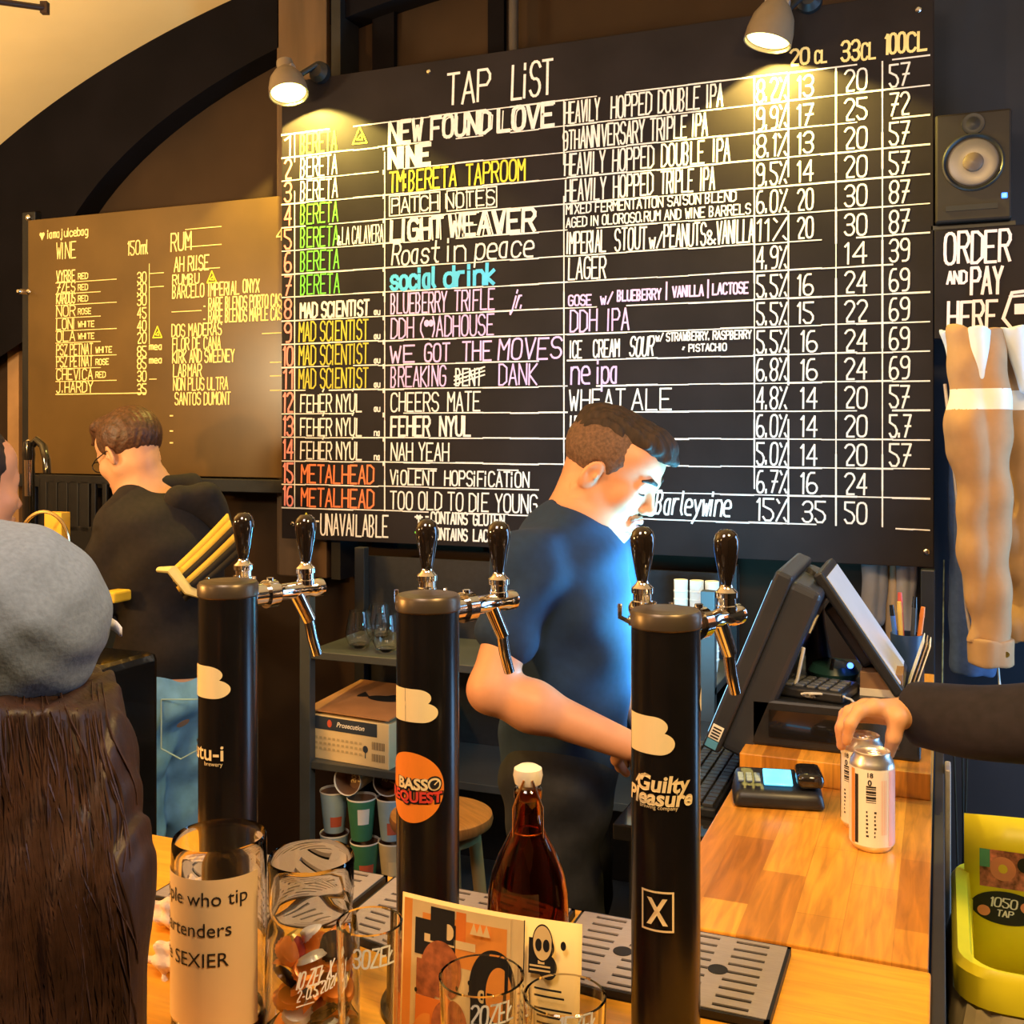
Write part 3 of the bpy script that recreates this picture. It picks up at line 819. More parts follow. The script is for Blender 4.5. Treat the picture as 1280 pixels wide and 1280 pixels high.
# ------------------------------------------------------------------ tap towers
TR = 0.0348; TZ = H - 0.1815
tower_black = mat('tower_black', (0.007, 0.006, 0.006), 0.24, coat=0.0, var=0.15, scale=30)
handle_black = mat('handle_black', (0.012, 0.008, 0.006), 0.08, coat=0.8, var=0.1)
def faucet(o, bx, by, ang):
    """one tap: ang is the turn from +Y towards +X"""
    d = Vector((math.sin(ang), math.cos(ang), 0)); side_ = Vector((d.y, -d.x, 0)); z = H - .204
    b = Vector((bx, by, z))
    m = M(); at = lambda s_: b + d * s_
    m.lathe([(.0135, .028), (.0135, .052), (.017, .052), (.017, .066), (.0125, .068), (.0105, .072), (.0100, .120), (.0115, .122), (.0115, .136), (.009, .138), (0, .138)], b, d, 24)
    m.lathe([(.0175, .0), (.0175, .004)], at(.052), d, 24)
    f = m.build('faucet', chrome, o)
    m = M(); u_ = at(.112); m.lathe([(.0115, .006), (.0115, .012), (.0105, .013), (.0105, .020), (.0125, .021), (.0125, .027), (.008, .031), (.0065, .034), (.0062, .040)], u_, (0, 0, 1), 24)
    m.build('collar', chrome, f)
    m = M(); m.lathe([(.0062, .034), (.0075, .040), (.0098, .052), (.0122, .066), (.0136, .076), (.0136, .083), (.0115, .090), (.0070, .0945), (0, .0955)], u_, (0, 0, 1), 28)
    m.build('tap_handle', handle_black, f)
    m = M(); s0 = at(.098) - Vector((0, 0, .004)); s1 = at(.118) - Vector((0, 0, .040)); s2 = at(.130) - Vector((0, 0, .086))
    m.tube([s0, s0 * .6 + s1 * .4, s1], [.0095, .009, .0085], 16); m.tube([s1 + (s0 - s1) * .1, (s1 + s2) / 2 + d * -.002, s2], [.0068, .0066, .0064], 16)
    m.build('spout', chrome, f)
    m = M(); l0 = at(.059); m.tube([l0, l0 + side_ * -.026], .0055, 10); m.tube([l0 + side_ * -.024 + Vector((0, 0, -.002)), l0 + side_ * -.036 + Vector((0, 0, .004)), l0 + side_ * -.036 + Vector((0, 0, .018))], .0026, 8)
    m.tube([l0, l0 + Vector((0, 0, .020))], .0045, 10)
    m.build('flow_lever', chrome, f)
def cylmap(bx, by):
    a0 = math.atan2(0 - by, 0 - bx)
    def fn(u, z, off=.0007):
        a = a0 + u / TR
        return (bx + (TR + off) * math.cos(a), by + (TR + off) * math.sin(a), z)
    return fn
def b_mark(mm, fn, u0, u1, z0, z1, mi=0):
    W = u1 - u0; Hh = z1 - z0
    def lobe(cx, rx, cz, rz_):
        xs_ = [0 + i / 14 * (cx) for i in range(15)] + [cx + rx * math.sin(PI / 2 * i / 10) for i in range(1, 11)]
        g_ = lambda x: rz_ * (1 if x <= cx else math.sqrt(max(0, 1 - ((x - cx) / rx) ** 2)))
        put(mm, [[(u0 + px_ * W, z0 + pz_ * Hh) for px_, pz_ in q] for q in columns(xs_, lambda x: cz - g_(x), lambda x: cz + g_(x))], fn, mi)
    lobe(.70, .30, .30, .30); lobe(.60, .27, .74, .26)
TX = (-.797, -.529, -.26)
tlabel = ('black tap tower at the left, behind the tip jar', 'black tap tower in the middle with the round orange sticker', 'black tap tower at the right with the boxed X near its foot')
sticker_m = [cream_print, mat('sticker_orange', (0.86, 0.24, 0.02), 0.55, var=.04), ink, mat('sticker_red', (.65, .05, .03), .5)]
for i, tx in enumerate(TX):
    o = thing('tap_tower', tlabel[i], 'tap tower', (tx, 1.06, BAR), 'black beer tap towers')
    m = M(); m.lathe([(TR + .012, 0), (TR + .012, .006), (TR, .010), (TR, TZ - BAR - .018)], (tx, 1.06, BAR), n=64); m.build('column', tower_black, o)
    m = M(); m.lathe([(TR, 0), (TR + .0012, .0015), (TR + .0012, .014), (TR - .001, .0172), (TR - .006, .0182), (TR - .012, .0178), (TR - .014, .0184), (TR - .022, .0182), (0, .0184)], (tx, 1.06, TZ - .0184), n=64)
    m.build('cap', mat('cap_bronze', (0.10, 0.075, 0.05), 0.35, 0.6), o)
    faucet(o, tx, 1.06, math.radians(22)); faucet(o, tx, 1.06, math.radians(-27))
    fn = cylmap(tx, 1.06); d_ = (-tx * S + 1.06 * C); R_ = TR / d_ * F; cx_ = 640 + (tx * C + 1.06 * S) / d_ * F
    U = lambda px_: TR * math.asin(max(-1, min(1, (px_ - cx_) / R_)))
    Zt = lambda py_: H - (py_ - HY) * (d_ - .02) / F
    def stick(label, draw):
        mm = M(); draw(mm); return mm.build('sticker', sticker_m, o, smooth=False, label=label)
    if i == 0:
        stick('cream letter B mark', lambda mm: b_mark(mm, fn, U(240) - .012, U(288), Zt(870), Zt(830)))
        def dr(mm):
            putfont(mm, fontmesh('Tutu-i', .026, 'RIGHT', .0004), lambda u, z: fn(u, z, .0012), U(281), Zt(946)); putfont(mm, fontmesh('brewery', .007, 'RIGHT'), lambda u, z: fn(u, z, .0012), U(279), Zt(953))
        stick('cream brewery lettering', dr)
    if i == 1:
        stick('cream letter B mark', lambda mm: b_mark(mm, fn, U(500) - .008, U(547), Zt(899), Zt(858)))
        def dr(mm):
            cu = U(554) - .038; cz = Zt(980); put(mm, disc2(cu, cz, .038, n=40), fn, 1)
            f1 = lambda u, z: fn(u, z, .0013); f2 = lambda u, z: fn(u, z, .0022)
            for off in ((-.0009, -.0012), (.0012, -.0014)): putfont(mm, fontmesh('BASSO', .0165, 'RIGHT', .0016), f1, U(549) + off[0], cz - .001 + off[1], 2)
            for off in ((.0008, -.001), (-.001, -.001)): putfont(mm, fontmesh('REQUEST', .0155, 'RIGHT', .0016), f1, U(551) + off[0], cz - .0145 + off[1], 2)
            putfont(mm, fontmesh('BASS', .0165, 'RIGHT', .0006), f2, U(549) - .0128, cz - .001, 0); putfont(mm, fontmesh('REQUEST', .0155, 'RIGHT', .0006), f2, U(551), cz - .0145, 3)
            ox, oz = U(549) - .0062, cz + .005
            put(mm, disc2(ox, oz, .0085), lambda u, z: fn(u, z, .0016), 2); put(mm, disc2(ox, oz, .0068), lambda u, z: fn(u, z, .0026), 0); put(mm, disc2(ox, oz, .0048), lambda u, z: fn(u, z, .0032), 2)
            put(mm, ribbon([(ox, oz), (ox + .004, oz + .004)], .0012), lambda u, z: fn(u, z, .0037), 0)
        stick('round orange sticker with lettering', dr)
    if i == 2:
        stick('cream letter B mark', lambda mm: b_mark(mm, fn, U(791), U(843), Zt(939), Zt(892)))
        def dr(mm):
            f1 = lambda u, z: fn(u, z, .0011)
            u0 = (U(797) + U(851)) / 2
            putfont(mm, fontmesh('Guilty', .0225, 'CENTER', .0007, .15), f1, u0 + .004, Zt(984)); putfont(mm, fontmesh('Pleasure', .0215, 'CENTER', .0007, .15), f1, u0, Zt(1001))
            putfont(mm, fontmesh('brewing company', .0055, 'CENTER'), f1, u0 + .001, Zt(1006))
            put(mm, ribbon([(u0 - .022, Zt(986)), (u0 + .02, Zt(986))], .0012), f1)
            put(mm, ribbon([(u0 - .024, Zt(976)), (u0 - .019, Zt(967)), (u0 - .016, Zt(972)), (u0 - .012, Zt(964))], .0018), f1)
        stick('cream brewery lettering', dr)
        def dr(mm):
            a, b, c_, e_ = U(804), U(842), Zt(1157), Zt(1107)
            f1 = lambda u, z: fn(u, z, .0009)
            for q in (rect2(a, c_, b, c_ + .002, 12), rect2(a, e_ - .002, b, e_, 12), rect2(a, c_, a + .002, e_), rect2(b - .002, c_, b, e_)): put(mm, q, f1)
            x_ = (a + b) / 2; putfont(mm, fontmesh('X', .036, 'CENTER', .0009), lambda u, z: fn(u, z, .0014), x_, (c_ + e_) / 2 - .0125, sx=.72)
        stick('cream X in a square outline', dr)
        stick('white round sticker', lambda mm: put(mm, disc2(U(873) + .012, Zt(878), .013), fn))

# ------------------------------------------------------------------ cans
alu = mat('can_aluminium', (0.88, 0.86, 0.83), 0.32, 0.9, var=.04)
can_lab = [mat('can_label_cream', (0.86, 0.80, 0.68), 0.42, var=.03), ink, mat('can_orange', (.85, .30, .06), .45), mat('can_pink', (.88, .45, .36), .45)]
def can(x, y, turn, label):
    o = thing('beer_can', label, 'can', (x, y, BAR), 'beer cans on the counter'); r = .033; h = .149
    m = M(); m.lathe([(.0, .004), (.022, .004), (.0245, 0), (.027, .001), (r, .010), (r, h - .021), (.0315, h - .014), (.0268, h - .006), (.0272, h - .001), (.0262, h), (.0252, h - .004), (0, h - .005)], (x, y, BAR), n=48); m.build('can_body', alu, o)
    m = M(); rr = r + .0004
    def band(a0, a1, z0, z1, mi, off=0):
        n = max(2, int((a1 - a0) / .12)); a_ = [a0 + (a1 - a0) * i / n for i in range(n + 1)]
        for p_, q_ in zip(a_[:-1], a_[1:]):
            m.add([(x + (rr + off) * math.cos(t_ + turn), y + (rr + off) * math.sin(t_ + turn), BAR + z_) for t_, z_ in ((p_, z0), (q_, z0), (q_, z1), (p_, z1))], [(0, 1, 2, 3)], mi)
    band(0, 2 * PI, .011, h - .022, 0); band(-.80, -.62, .014, .118, 1, .0003); band(-1.05, -.82, .012, .125, 2, .0003); band(.80, 1.5, .012, .125, 3, .0003)
    for k in range(9): band(-.25, .18, .078 + k * .0028, .078 + k * .0028 + .0010 + .0008 * (k % 3), 1, .0003)
    f_ = lambda u, z: (x + (rr + .0008) * math.cos(turn + u / rr), y + (rr + .0008) * math.sin(turn + u / rr), BAR + z)
    putfont(m, fontmesh('18', .010, 'CENTER', .0002), f_, -.003, .116, 1); putfont(m, fontmesh('0', .012, 'CENTER', .0003), f_, -.003, .104, 1)
    for k in range(7):
        for q in (-.25, .1): band(q, q + random.uniform(.05, .12), .026 + k * .006, .029 + k * .006, 1, .0003)
    for k in range(5): band(.42 + .06 * k, .44 + .06 * k, .03, .112, 3, .0003)
    m.build('can_label', can_lab, o, smooth=True)
    m = M(); zt = BAR + h - .0045
    pts = [(x + .004 + .010 * math.cos(t_), y - .004 + .006 * math.sin(t_), zt + .0012) for t_ in [2 * PI * i / 16 for i in range(16)]]
    m.tube(pts, .0014, 6, closed=True); m.build('pull_tab', alu, o)
    return o
vcan = math.atan2(-1.72, .10)
can(-.0996, 1.72, vcan, 'front cream labelled beer can, its barcode turned to us')
can(-.119, 1.802, vcan - .7, 'rear beer can gripped from above by the reaching hand')

# ------------------------------------------------------------------ card reader
scr_blue = mat('lit_blue_screen', (0.10, 0.55, 0.95), 0.2, emit=2.2, var=.15, scale=30)
o = thing('card_reader', 'black card reader with a glowing blue screen on the side counter', 'card reader', (-.262, 1.865, BAR))
ax = (E1 * .985 + E2 * -.17).normalized(); ay = Vector((-ax.y, ax.x, 0)); cc = Vector((-.262, 1.865, BAR))
def wedge(mm, c_, L, Wd, h0, h1, z0=0, mi=0, inset=0.0):
    vs = []
    for z_ in (0, 1):
        for s_, t_ in ((-.5, -.5), (.5, -.5), (.5, .5), (-.5, .5)):
            hh = z0 if z_ == 0 else (h0 if t_ < 0 else h1)
            k_ = 1 - inset * z_
            vs.append(c_ + ax * s_ * L * k_ + ay * t_ * Wd * k_ + Vector((0, 0, hh)))
    mm.add(vs, [(3, 2, 1, 0), (4, 5, 6, 7), (0, 1, 5, 4), (1, 2, 6, 5), (2, 3, 7, 6), (3, 0, 4, 7)], mi)
m = M(); wedge(m, cc, .155, .085, .028, .050, .001, inset=.10); m.build('reader_body', black_plastic, o, bevel=.010, seg=3)
m = M(); m.obox(cc + ax * .052 + Vector((0, 0, .048)), ax, ay, E3, (.046, .075, .026)); m.build('printer_cover', black_gloss, o, bevel=.011, seg=3)
m = M(); q = (ay * .96 + Vector((0, 0, .27))).normalized(); n_ = ax.cross(q)
m.obox(cc + ax * .000 + ay * .008 + n_ * .046, ax, q, n_, (.048, .046, .004)); m.build('screen', scr_blue, o, bevel=.002, label='glowing blue screen')
m = M()
for i in range(3):
    for j in range(3): m.obox(cc + ax * (-.062 + i * .014) + ay * (-.008 + j * .015) + n_ * .0435, ax, q, n_, (.010, .009, .004))
m.build('keypad', mat('key_blue_grey', (.10, .16, .28), .3), o, bevel=.001)

# ------------------------------------------------------------------ till
o = thing('till', 'black till with two screens leaning against each other on the side counter', 'till', (-.19, 2.25, BAR + .046))
dz = BAR + .046
m = M(); m.box((-.335, 2.03, dz), (-.035, 2.46, dz + .088)); m.build('cash_drawer', black_plastic, o, smooth=False, bevel=.006)
m = M(); m.box((-.30, 2.026, dz + .02), (-.07, 2.031, dz + .07)); m.lathe([(.008, 0), (.008, .004), (0, .004)], (-.185, 2.026, dz + .045), (0, -1, 0), 14); m.build('drawer_front', black_gloss, o, smooth=False)
A0 = Vector((-.408, 2.18, 1.088)); A1 = Vector((-.268, 2.18, 1.432)); up = (A1 - A0).normalized(); nrm = Vector((-up.z, 0, up.x))
Ls = (A1 - A0).length; mid = (A0 + A1) / 2; yv = Vector((0, 1, 0))
scr_body = mat('till_casing', (0.030, 0.034, 0.046), 0.28, var=.1)
m = M(); m.obox(mid - nrm * -.002, up, yv, nrm, (Ls, .32, .034)); so = m.build('main_screen', scr_body, o, smooth=False, bevel=.007, seg=3)
m = M(); m.obox(mid - nrm * .042, up, yv, nrm, (Ls * .95, .30, .066)); m.build('screen_housing', scr_body, so, smooth=False, bevel=.014, seg=3)
m = M(); m.obox(mid + nrm * .0198, up, yv, nrm, (Ls * .86, .28, .002)); m.build('screen', mat('till_screen', (.25, .62, 1.0), .2, emit=2.0, var=.2), so, smooth=False)
m = M()
for k in range(6): m.obox(mid - nrm * .0755 + up * (-.10 + k * .012) + yv * -.03, up, yv, nrm, (.005, .12, .004))
m.build('vents', ink, so, smooth=False)
m = M(); e_ = mid - yv * .1615
m.obox(e_ - up * (Ls * .40) + nrm * .004, up, yv, nrm, (.030, .0015, .022)); m.obox(e_ - up * (Ls * .46) + nrm * .004, up, yv, nrm, (.018, .0015, .022), 2)
for k in range(4): m.obox(e_ - up * (Ls * .40 - .009 + k * .006) + nrm * .004 - yv * .001, up, yv, nrm, (.0025, .0015, .016), 1)
m.build('label_tag', [white_paint, ink, mat('blue_label', (.10, .35, .6), .5)], so, smooth=False)
m = M(); m.obox(mid - nrm * .0765 + up * .10 - yv * .05, up, yv, nrm, (.03, .05, .003)); m.build('paper_tag', white_paint, so, smooth=False)
m = M(); m.tube([mid - nrm * .078 + up * .06 - yv * .1, mid - nrm * .09 - yv * .1, mid - nrm * .085 - up * .09 - yv * .08, (-.22, 2.12, dz + .095)], .0035, 8); m.build('cable', white_paint, o)
B1 = Vector((-.222, 2.22, 1.425)); B0 = Vector((-.072, 2.22, 1.205)); up2 = (B1 - B0).normalized(); nr2 = Vector((up2.z, 0, -up2.x)); mid2 = (B0 + B1) / 2; L2 = (B1 - B0).length
m = M(); m.obox(mid2, up2, yv, nr2, (L2, .24, .020)); so2 = m.build('customer_screen', black_plastic, o, smooth=False, bevel=.005)
m = M(); m.obox(mid2 + nr2 * .0108, up2, yv, nr2, (L2 * .88, .215, .0015)); m.build('screen', mat('pale_screen', (.62, .63, .70), .25, var=.05), so2, smooth=False)
m = M(); m.obox(mid2 - nr2 * .024, up2, yv, nr2, (L2 * .5, .13, .028)); m.build('screen_back', black_plastic, so2, smooth=False, bevel=.006)
m = M(); m.tube([A1 - up * .06 - nrm * .03, (A1 + B1) / 2 + Vector((0, 0, -.02)), B1 - up2 * .05 - nr2 * .02], .016, 12); m.tube([(-.235, 2.30, dz + .085), (-.245, 2.30, 1.30), (-.25, 2.29, 1.38)], [.03, .02, .018], 14); m.build('stand', black_metal, o)
m = M(); m.lathe([(.006, 0), (.006, .004), (0, .006)], pD(1063, 832, 2.12), (0, -1, .2), 14); m.build('indicator_lamp', mat('blue_led', (.05, .15, 1), .3, emit=6), o)

# payment keypad and coiled cable on the drawer
kz = dz + .088
o = thing('pin_pad', 'black keypad lying on the till drawer between the two screens', 'keypad', (-.225, 2.13, kz))
R = Matrix.Rotation(math.radians(-12), 3, 'Z')
m = M(); m.box((-.30, 2.05, kz), (-.155, 2.16, kz + .022), R=R); m.build('keypad_body', black_plastic, o, bevel=.006)
m = M()
for i in range(6):
    for j in range(4): m.box((-.292 + i * .022, 2.058 + j * .022, kz + .021), (-.276 + i * .022, 2.074 + j * .022, kz + .026), R=R, about=(-.2275, 2.105, kz))
m.build('keys', mat('grey_keys', (.10, .11, .13), .4), o, bevel=.0015)
m = M(); m.tube([(-.20 + .05 * math.cos(t_ * 1.7) * (1 - t_ * .08), 2.045 + .006 * math.sin(t_ * 3), kz + .006 + .010 * abs(math.sin(t_ * 1.3))) for t_ in [i * .25 for i in range(28)]], .0022, 6); m.build('cord', mat('pale_cord', (.55, .55, .52), .5), label='pale cord looped on the till drawer', cat='cord')
o = thing('computer_mouse', 'rounded teal mouse behind the keypad on the till drawer', 'mouse', (-.20, 2.28, kz))
m = M(); m.lathe([(0, 0), (.045, .002), (.05, .014), (.042, .028), (.02, .036), (0, .037)], (-.205, 2.26, kz), n=28); m.build('mouse_body', mat('teal_black', (.02, .07, .08), .3), o)  # body in one dark teal colour
m = M(); m.tube([(-.205, 2.215, kz + .027), (-.205, 2.25, kz + .037)], .004, 8); m.build('wheel', black_metal, o)
o = thing('card_box', 'small brown card box with a pale front on the till drawer', 'box', (-.105, 2.18, kz))
m = M(); m.box((-.145, 2.13, kz), (-.068, 2.21, kz + .045)); m.build('box_body', mat('brown_card', (.22, .12, .06), .7), o, smooth=False, bevel=.002)
m = M(); m.box((-.145, 2.128, kz), (-.068, 2.1299, kz + .014)); m.build('box_front', mat('pale_card', (.70, .62, .50), .7), o, smooth=False)
# pens
o = thing('pen_cup', 'dark cup of bright marker pens at the right end of the till drawer', 'pen cup', (-.055, 2.40, kz))
m = M(); m.lathe([(.0, 0), (.030, 0), (.034, .075), (.031, .075), (.028, .004), (0, .004)], (-.068, 2.40, kz), n=28); m.build('cup', mat('blue_dark_cup', (.03, .06, .14), .3), o)
for k, c_ in enumerate(((.85, .25, .05), (.05, .06, .08), (.65, .10, .08), (.08, .2, .6), (.8, .5, .1), (.05, .05, .05))):
    a = k * 1.05; b_ = Vector((-.068 + .017 * math.cos(a), 2.40 + .017 * math.sin(a), kz + .006))
    t_ = b_ + Vector((.012 * math.cos(a), .012 * math.sin(a), .105 + .012 * (k % 3)))
    mp_ = mat('marker_barrel', c_, .35)
    mm = M(); mm.tube([b_, t_], .0052, 10); pen = mm.build('marker_pen', mp_, label=('orange', 'black', 'red', 'blue', 'amber', 'slim black')[k] + ' marker pen standing in the dark pen cup', cat='pen', group='marker pens in the cup')
    mm = M(); dr_ = (t_ - b_).normalized(); mm.tube([t_, t_ + dr_ * .022], [.0058, .0045], 10); mm.build('pen_cap', black_gloss if k % 2 else mp_, pen)
for k in range(3):
    m = M(); a = Vector((-.035 - .006 * k, 2.20 + .02 * k, kz)); m.obox(a + Vector((.0, 0, .05)), (0, 1, 0), (.30, 0, .95), (.95, 0, -.30), (.10, .10, .0015))
    m.build('leaflet', [white_paint, mat('leaflet_tan', (.4, .28, .18), .7), white_paint][k], smooth=False, label=('white leaflet leaning behind the customer screen', 'tan leaflet leaning between two white ones by the till', 'rear white leaflet leaning by the pen cup')[k], cat='leaflet', group='leaflets by the till')

# side shelf with the keyboard
o = thing('side_shelf', 'low black shelf left of the side counter, under the keyboard', 'shelf', (-.48, 2.3, .90))
m = M(); m.box((-.555, 1.86, .955), (-.352, 2.60, .985)); m.build('shelf_board', black_gloss, o, smooth=False, bevel=.003)
for x_, y_ in ((-.54, 2.55), (-.38, 2.55), (-.54, 1.92), (-.38, 1.92)):
    m = M(); m.box((x_, y_, 0), (x_ + .025, y_ + .025, .955)); m.build('leg', black_metal, o, smooth=False)
o = thing('keyboard', 'black computer keyboard on the low shelf behind the right tap tower', 'keyboard', (-.46, 2.16, .985))
m = M(); m.box((-.535, 1.95, .985), (-.385, 2.36, 1.003)); m.build('keyboard_case', black_plastic, o, smooth=False, bevel=.004)
m = M()
for i in range(6):
    for j in range(18): m.box((-.528 + i * .0235, 1.957 + j * .0222, 1.003), (-.509 + i * .0235, 1.975 + j * .0222, 1.009))
m.build('keycaps', mat('worn_keys', (.035, .035, .04), .3), o, smooth=False, bevel=.001)
# ------------------------------------------------------------------ glassware on the bar
clear = glassmat('clear_glass', (0.96, 0.97, 0.95), 0.0, 1.45)
amber = glassmat('amber_glass', (0.42, 0.13, 0.025), 0.02, 1.5)
paper = mat('warm_paper', (0.72, 0.52, 0.29), 0.8, var=.05, scale=9)
marker_w = mat('white_marker', (0.92, 0.90, 0.84), 0.6, var=.03)
def pxr(x, Y): return pY(x, HY, Y).x
def glass_profile(r0, r1, h, t=.003, base=.010, bulge=0.0):
    n = 8; out = [(0, 0), (r0 * .92, 0), (r0, .003)]
    for i in range(1, n + 1):
        f = i / n; out.append((r0 + (r1 - r0) * f + bulge * math.sin(PI * f), h * f if f < 1 else h - .001))
    out.append((r1 - t * .5, h)); 
    for i in range(n, -1, -1):
        f = i / n; out.append((r0 + (r1 - r0) * f + bulge * math.sin(PI * f) - t, max(base, (h - .001) * f)))
    out.append((0, base)); return out
def front_map(cx, cy, r):
    a0 = math.atan2(-cy, -cx)
    return lambda u, z, off=.0008: (cx + (r + off) * math.cos(a0 + u / r), cy + (r + off) * math.sin(a0 + u / r), z)
def upx(cx, cy, r):
    d_ = -cx * S + cy * C; c_ = 640 + (cx * C + cy * S) / d_ * F; R_ = r / d_ * F
    return (lambda p_: r * math.asin(max(-1, min(1, (p_ - c_) / R_)))), (lambda y_: H - (y_ - HY) * (d_ - r * .6) / F)

# tip jar
tjx, tjy, tjr = -.718, .94, .0498
o = thing('tip_jar', 'tall thick glass tip jar with a paper notice wrapped round it', 'jar', (tjx, tjy, BAR))
m = M(); m.lathe([(0, 0), (tjr * .9, 0), (tjr, .006), (tjr, .15), (tjr * 1.0, .196), (tjr * .985, .203), (tjr * .96, .206), (tjr * .95, .203), (tjr * .935, .19), (tjr * .935, .022), (tjr * .8, .016), (0, .015)], (tjx, tjy, BAR), n=64); m.build('glass_wall', clear, o)
fn = front_map(tjx, tjy, tjr); Uj, Zj = upx(tjx, tjy, tjr)
m = M(); u0, u1 = Uj(216) - .016, Uj(319); z0, z1 = BAR + .022, BAR + .178
m.sheet(lambda u, v: fn(u0 + (u1 - u0) * u, z0 + (z1 - z0) * v + .004 * math.sin(u * 5) * (1 - v) , .0007), 24, 4)
lab = m.build('paper_notice', paper, o, label='cream paper notice')
m = M(); f1 = lambda u, z: fn(u, z, .0013)
putfont(m, fontmesh('People who tip', .0205, 'RIGHT'), f1, Uj(307), Zj(1122)); putfont(m, fontmesh('Bartenders', .0205, 'RIGHT'), f1, Uj(289), Zj(1160)); putfont(m, fontmesh('are SEXIER', .0205, 'RIGHT'), f1, Uj(285), Zj(1197))
m.build('lettering', ink, lab, smooth=False)

# wide jar with crown caps
wjY = .97; wjx = pxr(389, wjY); wjr = .0475
o = thing('glass_jar', 'wide mouthed glass jar full of crown caps beside the tip jar', 'jar', (wjx, wjY, BAR))
m = M(); r = wjr
m.lathe([(0, 0), (r * .9, 0), (r, .006), (r * 1.02, .06), (r, .105), (r * .95, .122), (r * .90, .128), (r * .93, .136), (r * .95, .150), (r * .95, .176), (r * .965, .182), (r * .94, .187), (r * .90, .182), (r * .88, .150), (r * .86, .132), (r * .92, .105), (r * .95, .06), (r * .92, .014), (0, .010)], (wjx, wjY, BAR), n=64)
m.build('glass_wall', clear, o)
fn = front_map(wjx, wjY, r * 1.02); Uw, Zw = upx(wjx, wjY, r)
m = M(); put(m, lettering('10 ZEŁ X', Uw(371), Zw(1224), Uw(412), .016, .0018, .25), lambda u, z: fn(u, z + (u - Uw(371)) * .25), 0)
put(m, lettering('2-0.5.2021', Uw(372), Zw(1240), Uw(416), .011, .0014, .2), lambda u, z: fn(u, z + (u - Uw(371)) * .3), 0); put(m, ribbon([(Uw(372), Zw(1246)), (Uw(392), Zw(1240))], .0012), fn)
m.build('marker_writing', marker_w, o, smooth=False)
capm = [mat('cap_' + n_, c_, .35, .4) for n_, c_ in (('orange', (.85, .25, .03)), ('red', (.55, .05, .03)), ('gold', (.75, .50, .12)), ('black', (.02, .02, .02)), ('white', (.8, .76, .7)))]
def crown(k, p, q, group, label):
    m = M(); ax_ = q @ Vector((0, 0, 1)); n = 42; prof = [(.0155, -.0030), (.0142, -.0006), (.0132, .0016), (.011, .0024), (0, .0026)]
    vs = []; fs = []
    for r_, z_ in prof[:-1]:
        for i in range(n):
            a = 2 * PI * i / n; rr = r_ + (.0006 * math.cos(21 * a) if z_ < -.002 else 0); vs.append(p + q @ Vector((rr * math.cos(a), rr * math.sin(a), z_)))
    for j in range(3):
        for i in range(n): i2 = (i + 1) % n; fs.append((j * n + i, j * n + i2, (j + 1) * n + i2, (j + 1) * n + i))
    fs.append(tuple(3 * n + i for i in range(n))); m.add(vs, fs)
    m.build('crown_cap', capm[k], label=label, cat='bottle cap', group=group)
cn = ('orange', 'red', 'gold', 'black', 'white')
rr = random.Random(5); zc = BAR + .018; lv = 0
while zc < BAR + .098:
    a0 = rr.random() * 6
    for j in range(6):
        a = a0 + j * 2 * PI / 6 + rr.uniform(-.1, .1); rad = .0255 if j < 6 else 0
        k = rr.randrange(5) if rr.random() < .55 else 0
        from mathutils import Euler
        q = Euler((rr.uniform(-.8, .8), rr.uniform(-.8, .8), rr.random() * 6)).to_matrix()
        crown(k, Vector((wjx + rad * math.cos(a), wjY + rad * math.sin(a), zc + rr.uniform(0, .004))), q, cn[k] + ' crown caps in the wide jar', cn[k] + ' crown cap in the pile inside the wide glass jar')
    zc += .0145

# three marked glasses
for nm, px_, Y_, r0, r1, h_, txt, tx0, tx1, ty, th, lab_ in (
        ('drinking_glass', 462, .86, .026, .0305, .188, '30ZEŁ', 443, 490, 1201, .016, 'tall narrow glass marked 30 in white, in front of the wide jar'),
        ('drinking_glass', 602, .845, .030, .0372, .168, '20ZEŁ', 589, 638, 1269, .016, 'wide tumbler glass marked 20 in white, in front of the flyer'),
        ('drinking_glass', 706, .835, .028, .0345, .172, '15ZEŁ', 700, 742, 1284, .016, 'rightmost glass on the bar, marked 15, below the flyer text')):
    cx_ = pxr(px_, Y_); o = thing(nm, lab_, 'glass', (cx_, Y_, BAR), 'price marked glasses along the front of the bar')
    m = M(); m.lathe(glass_profile(r0, r1, h_, .0026, .014), (cx_, Y_, BAR), n=56); m.build('glass_wall', clear, o)
    fz = (ty - 1130) / 200; rz_ = r0 + (r1 - r0) * .75
    fn = front_map(cx_, Y_, rz_); Ug, Zg = upx(cx_, Y_, rz_)
    m = M(); put(m, lettering(txt, Ug(tx0), Zg(ty), Ug(tx1), th, .0019, .08), lambda u, z: fn(u, z, .0014)); m.build('marker_writing', marker_w, o, smooth=False)

# brown swing top bottle
bY = 1.0; bX = pxr(660, bY); o = thing('swing_top_bottle', 'brown glass swing top bottle with a pale ceramic stopper behind the flyer', 'bottle', (bX, bY, BAR))
prof = [(0, 0), (.036, 0), (.0405, .006), (.041, .03), (.041, .160), (.0400, .176), (.0365, .194), (.030, .211), (.0225, .226), (.0165, .238), (.0140, .246), (.0132, .252), (.0130, .268), (.0142, .270), (.0142, .278), (.0125, .280)]
inner = [(r_ - .0032, z_) for r_, z_ in prof[4:]][::-1] + [(.037, .03), (.036, .012), (0, .010)]
m = M(); m.lathe(prof + inner, (bX, bY, BAR), n=64); m.build('bottle_glass', amber, o)
m = M(); m.lathe([(0, .268), (.0092, .268), (.0098, .282), (.0132, .284), (.0150, .292), (.0140, .299), (.009, .302), (0, .3025)], (bX, bY, BAR), n=32); m.build('stopper', mat('ceramic', (.82, .74, .58), .35), o, label='pale ceramic stopper')
m = M(); zt = BAR + .291
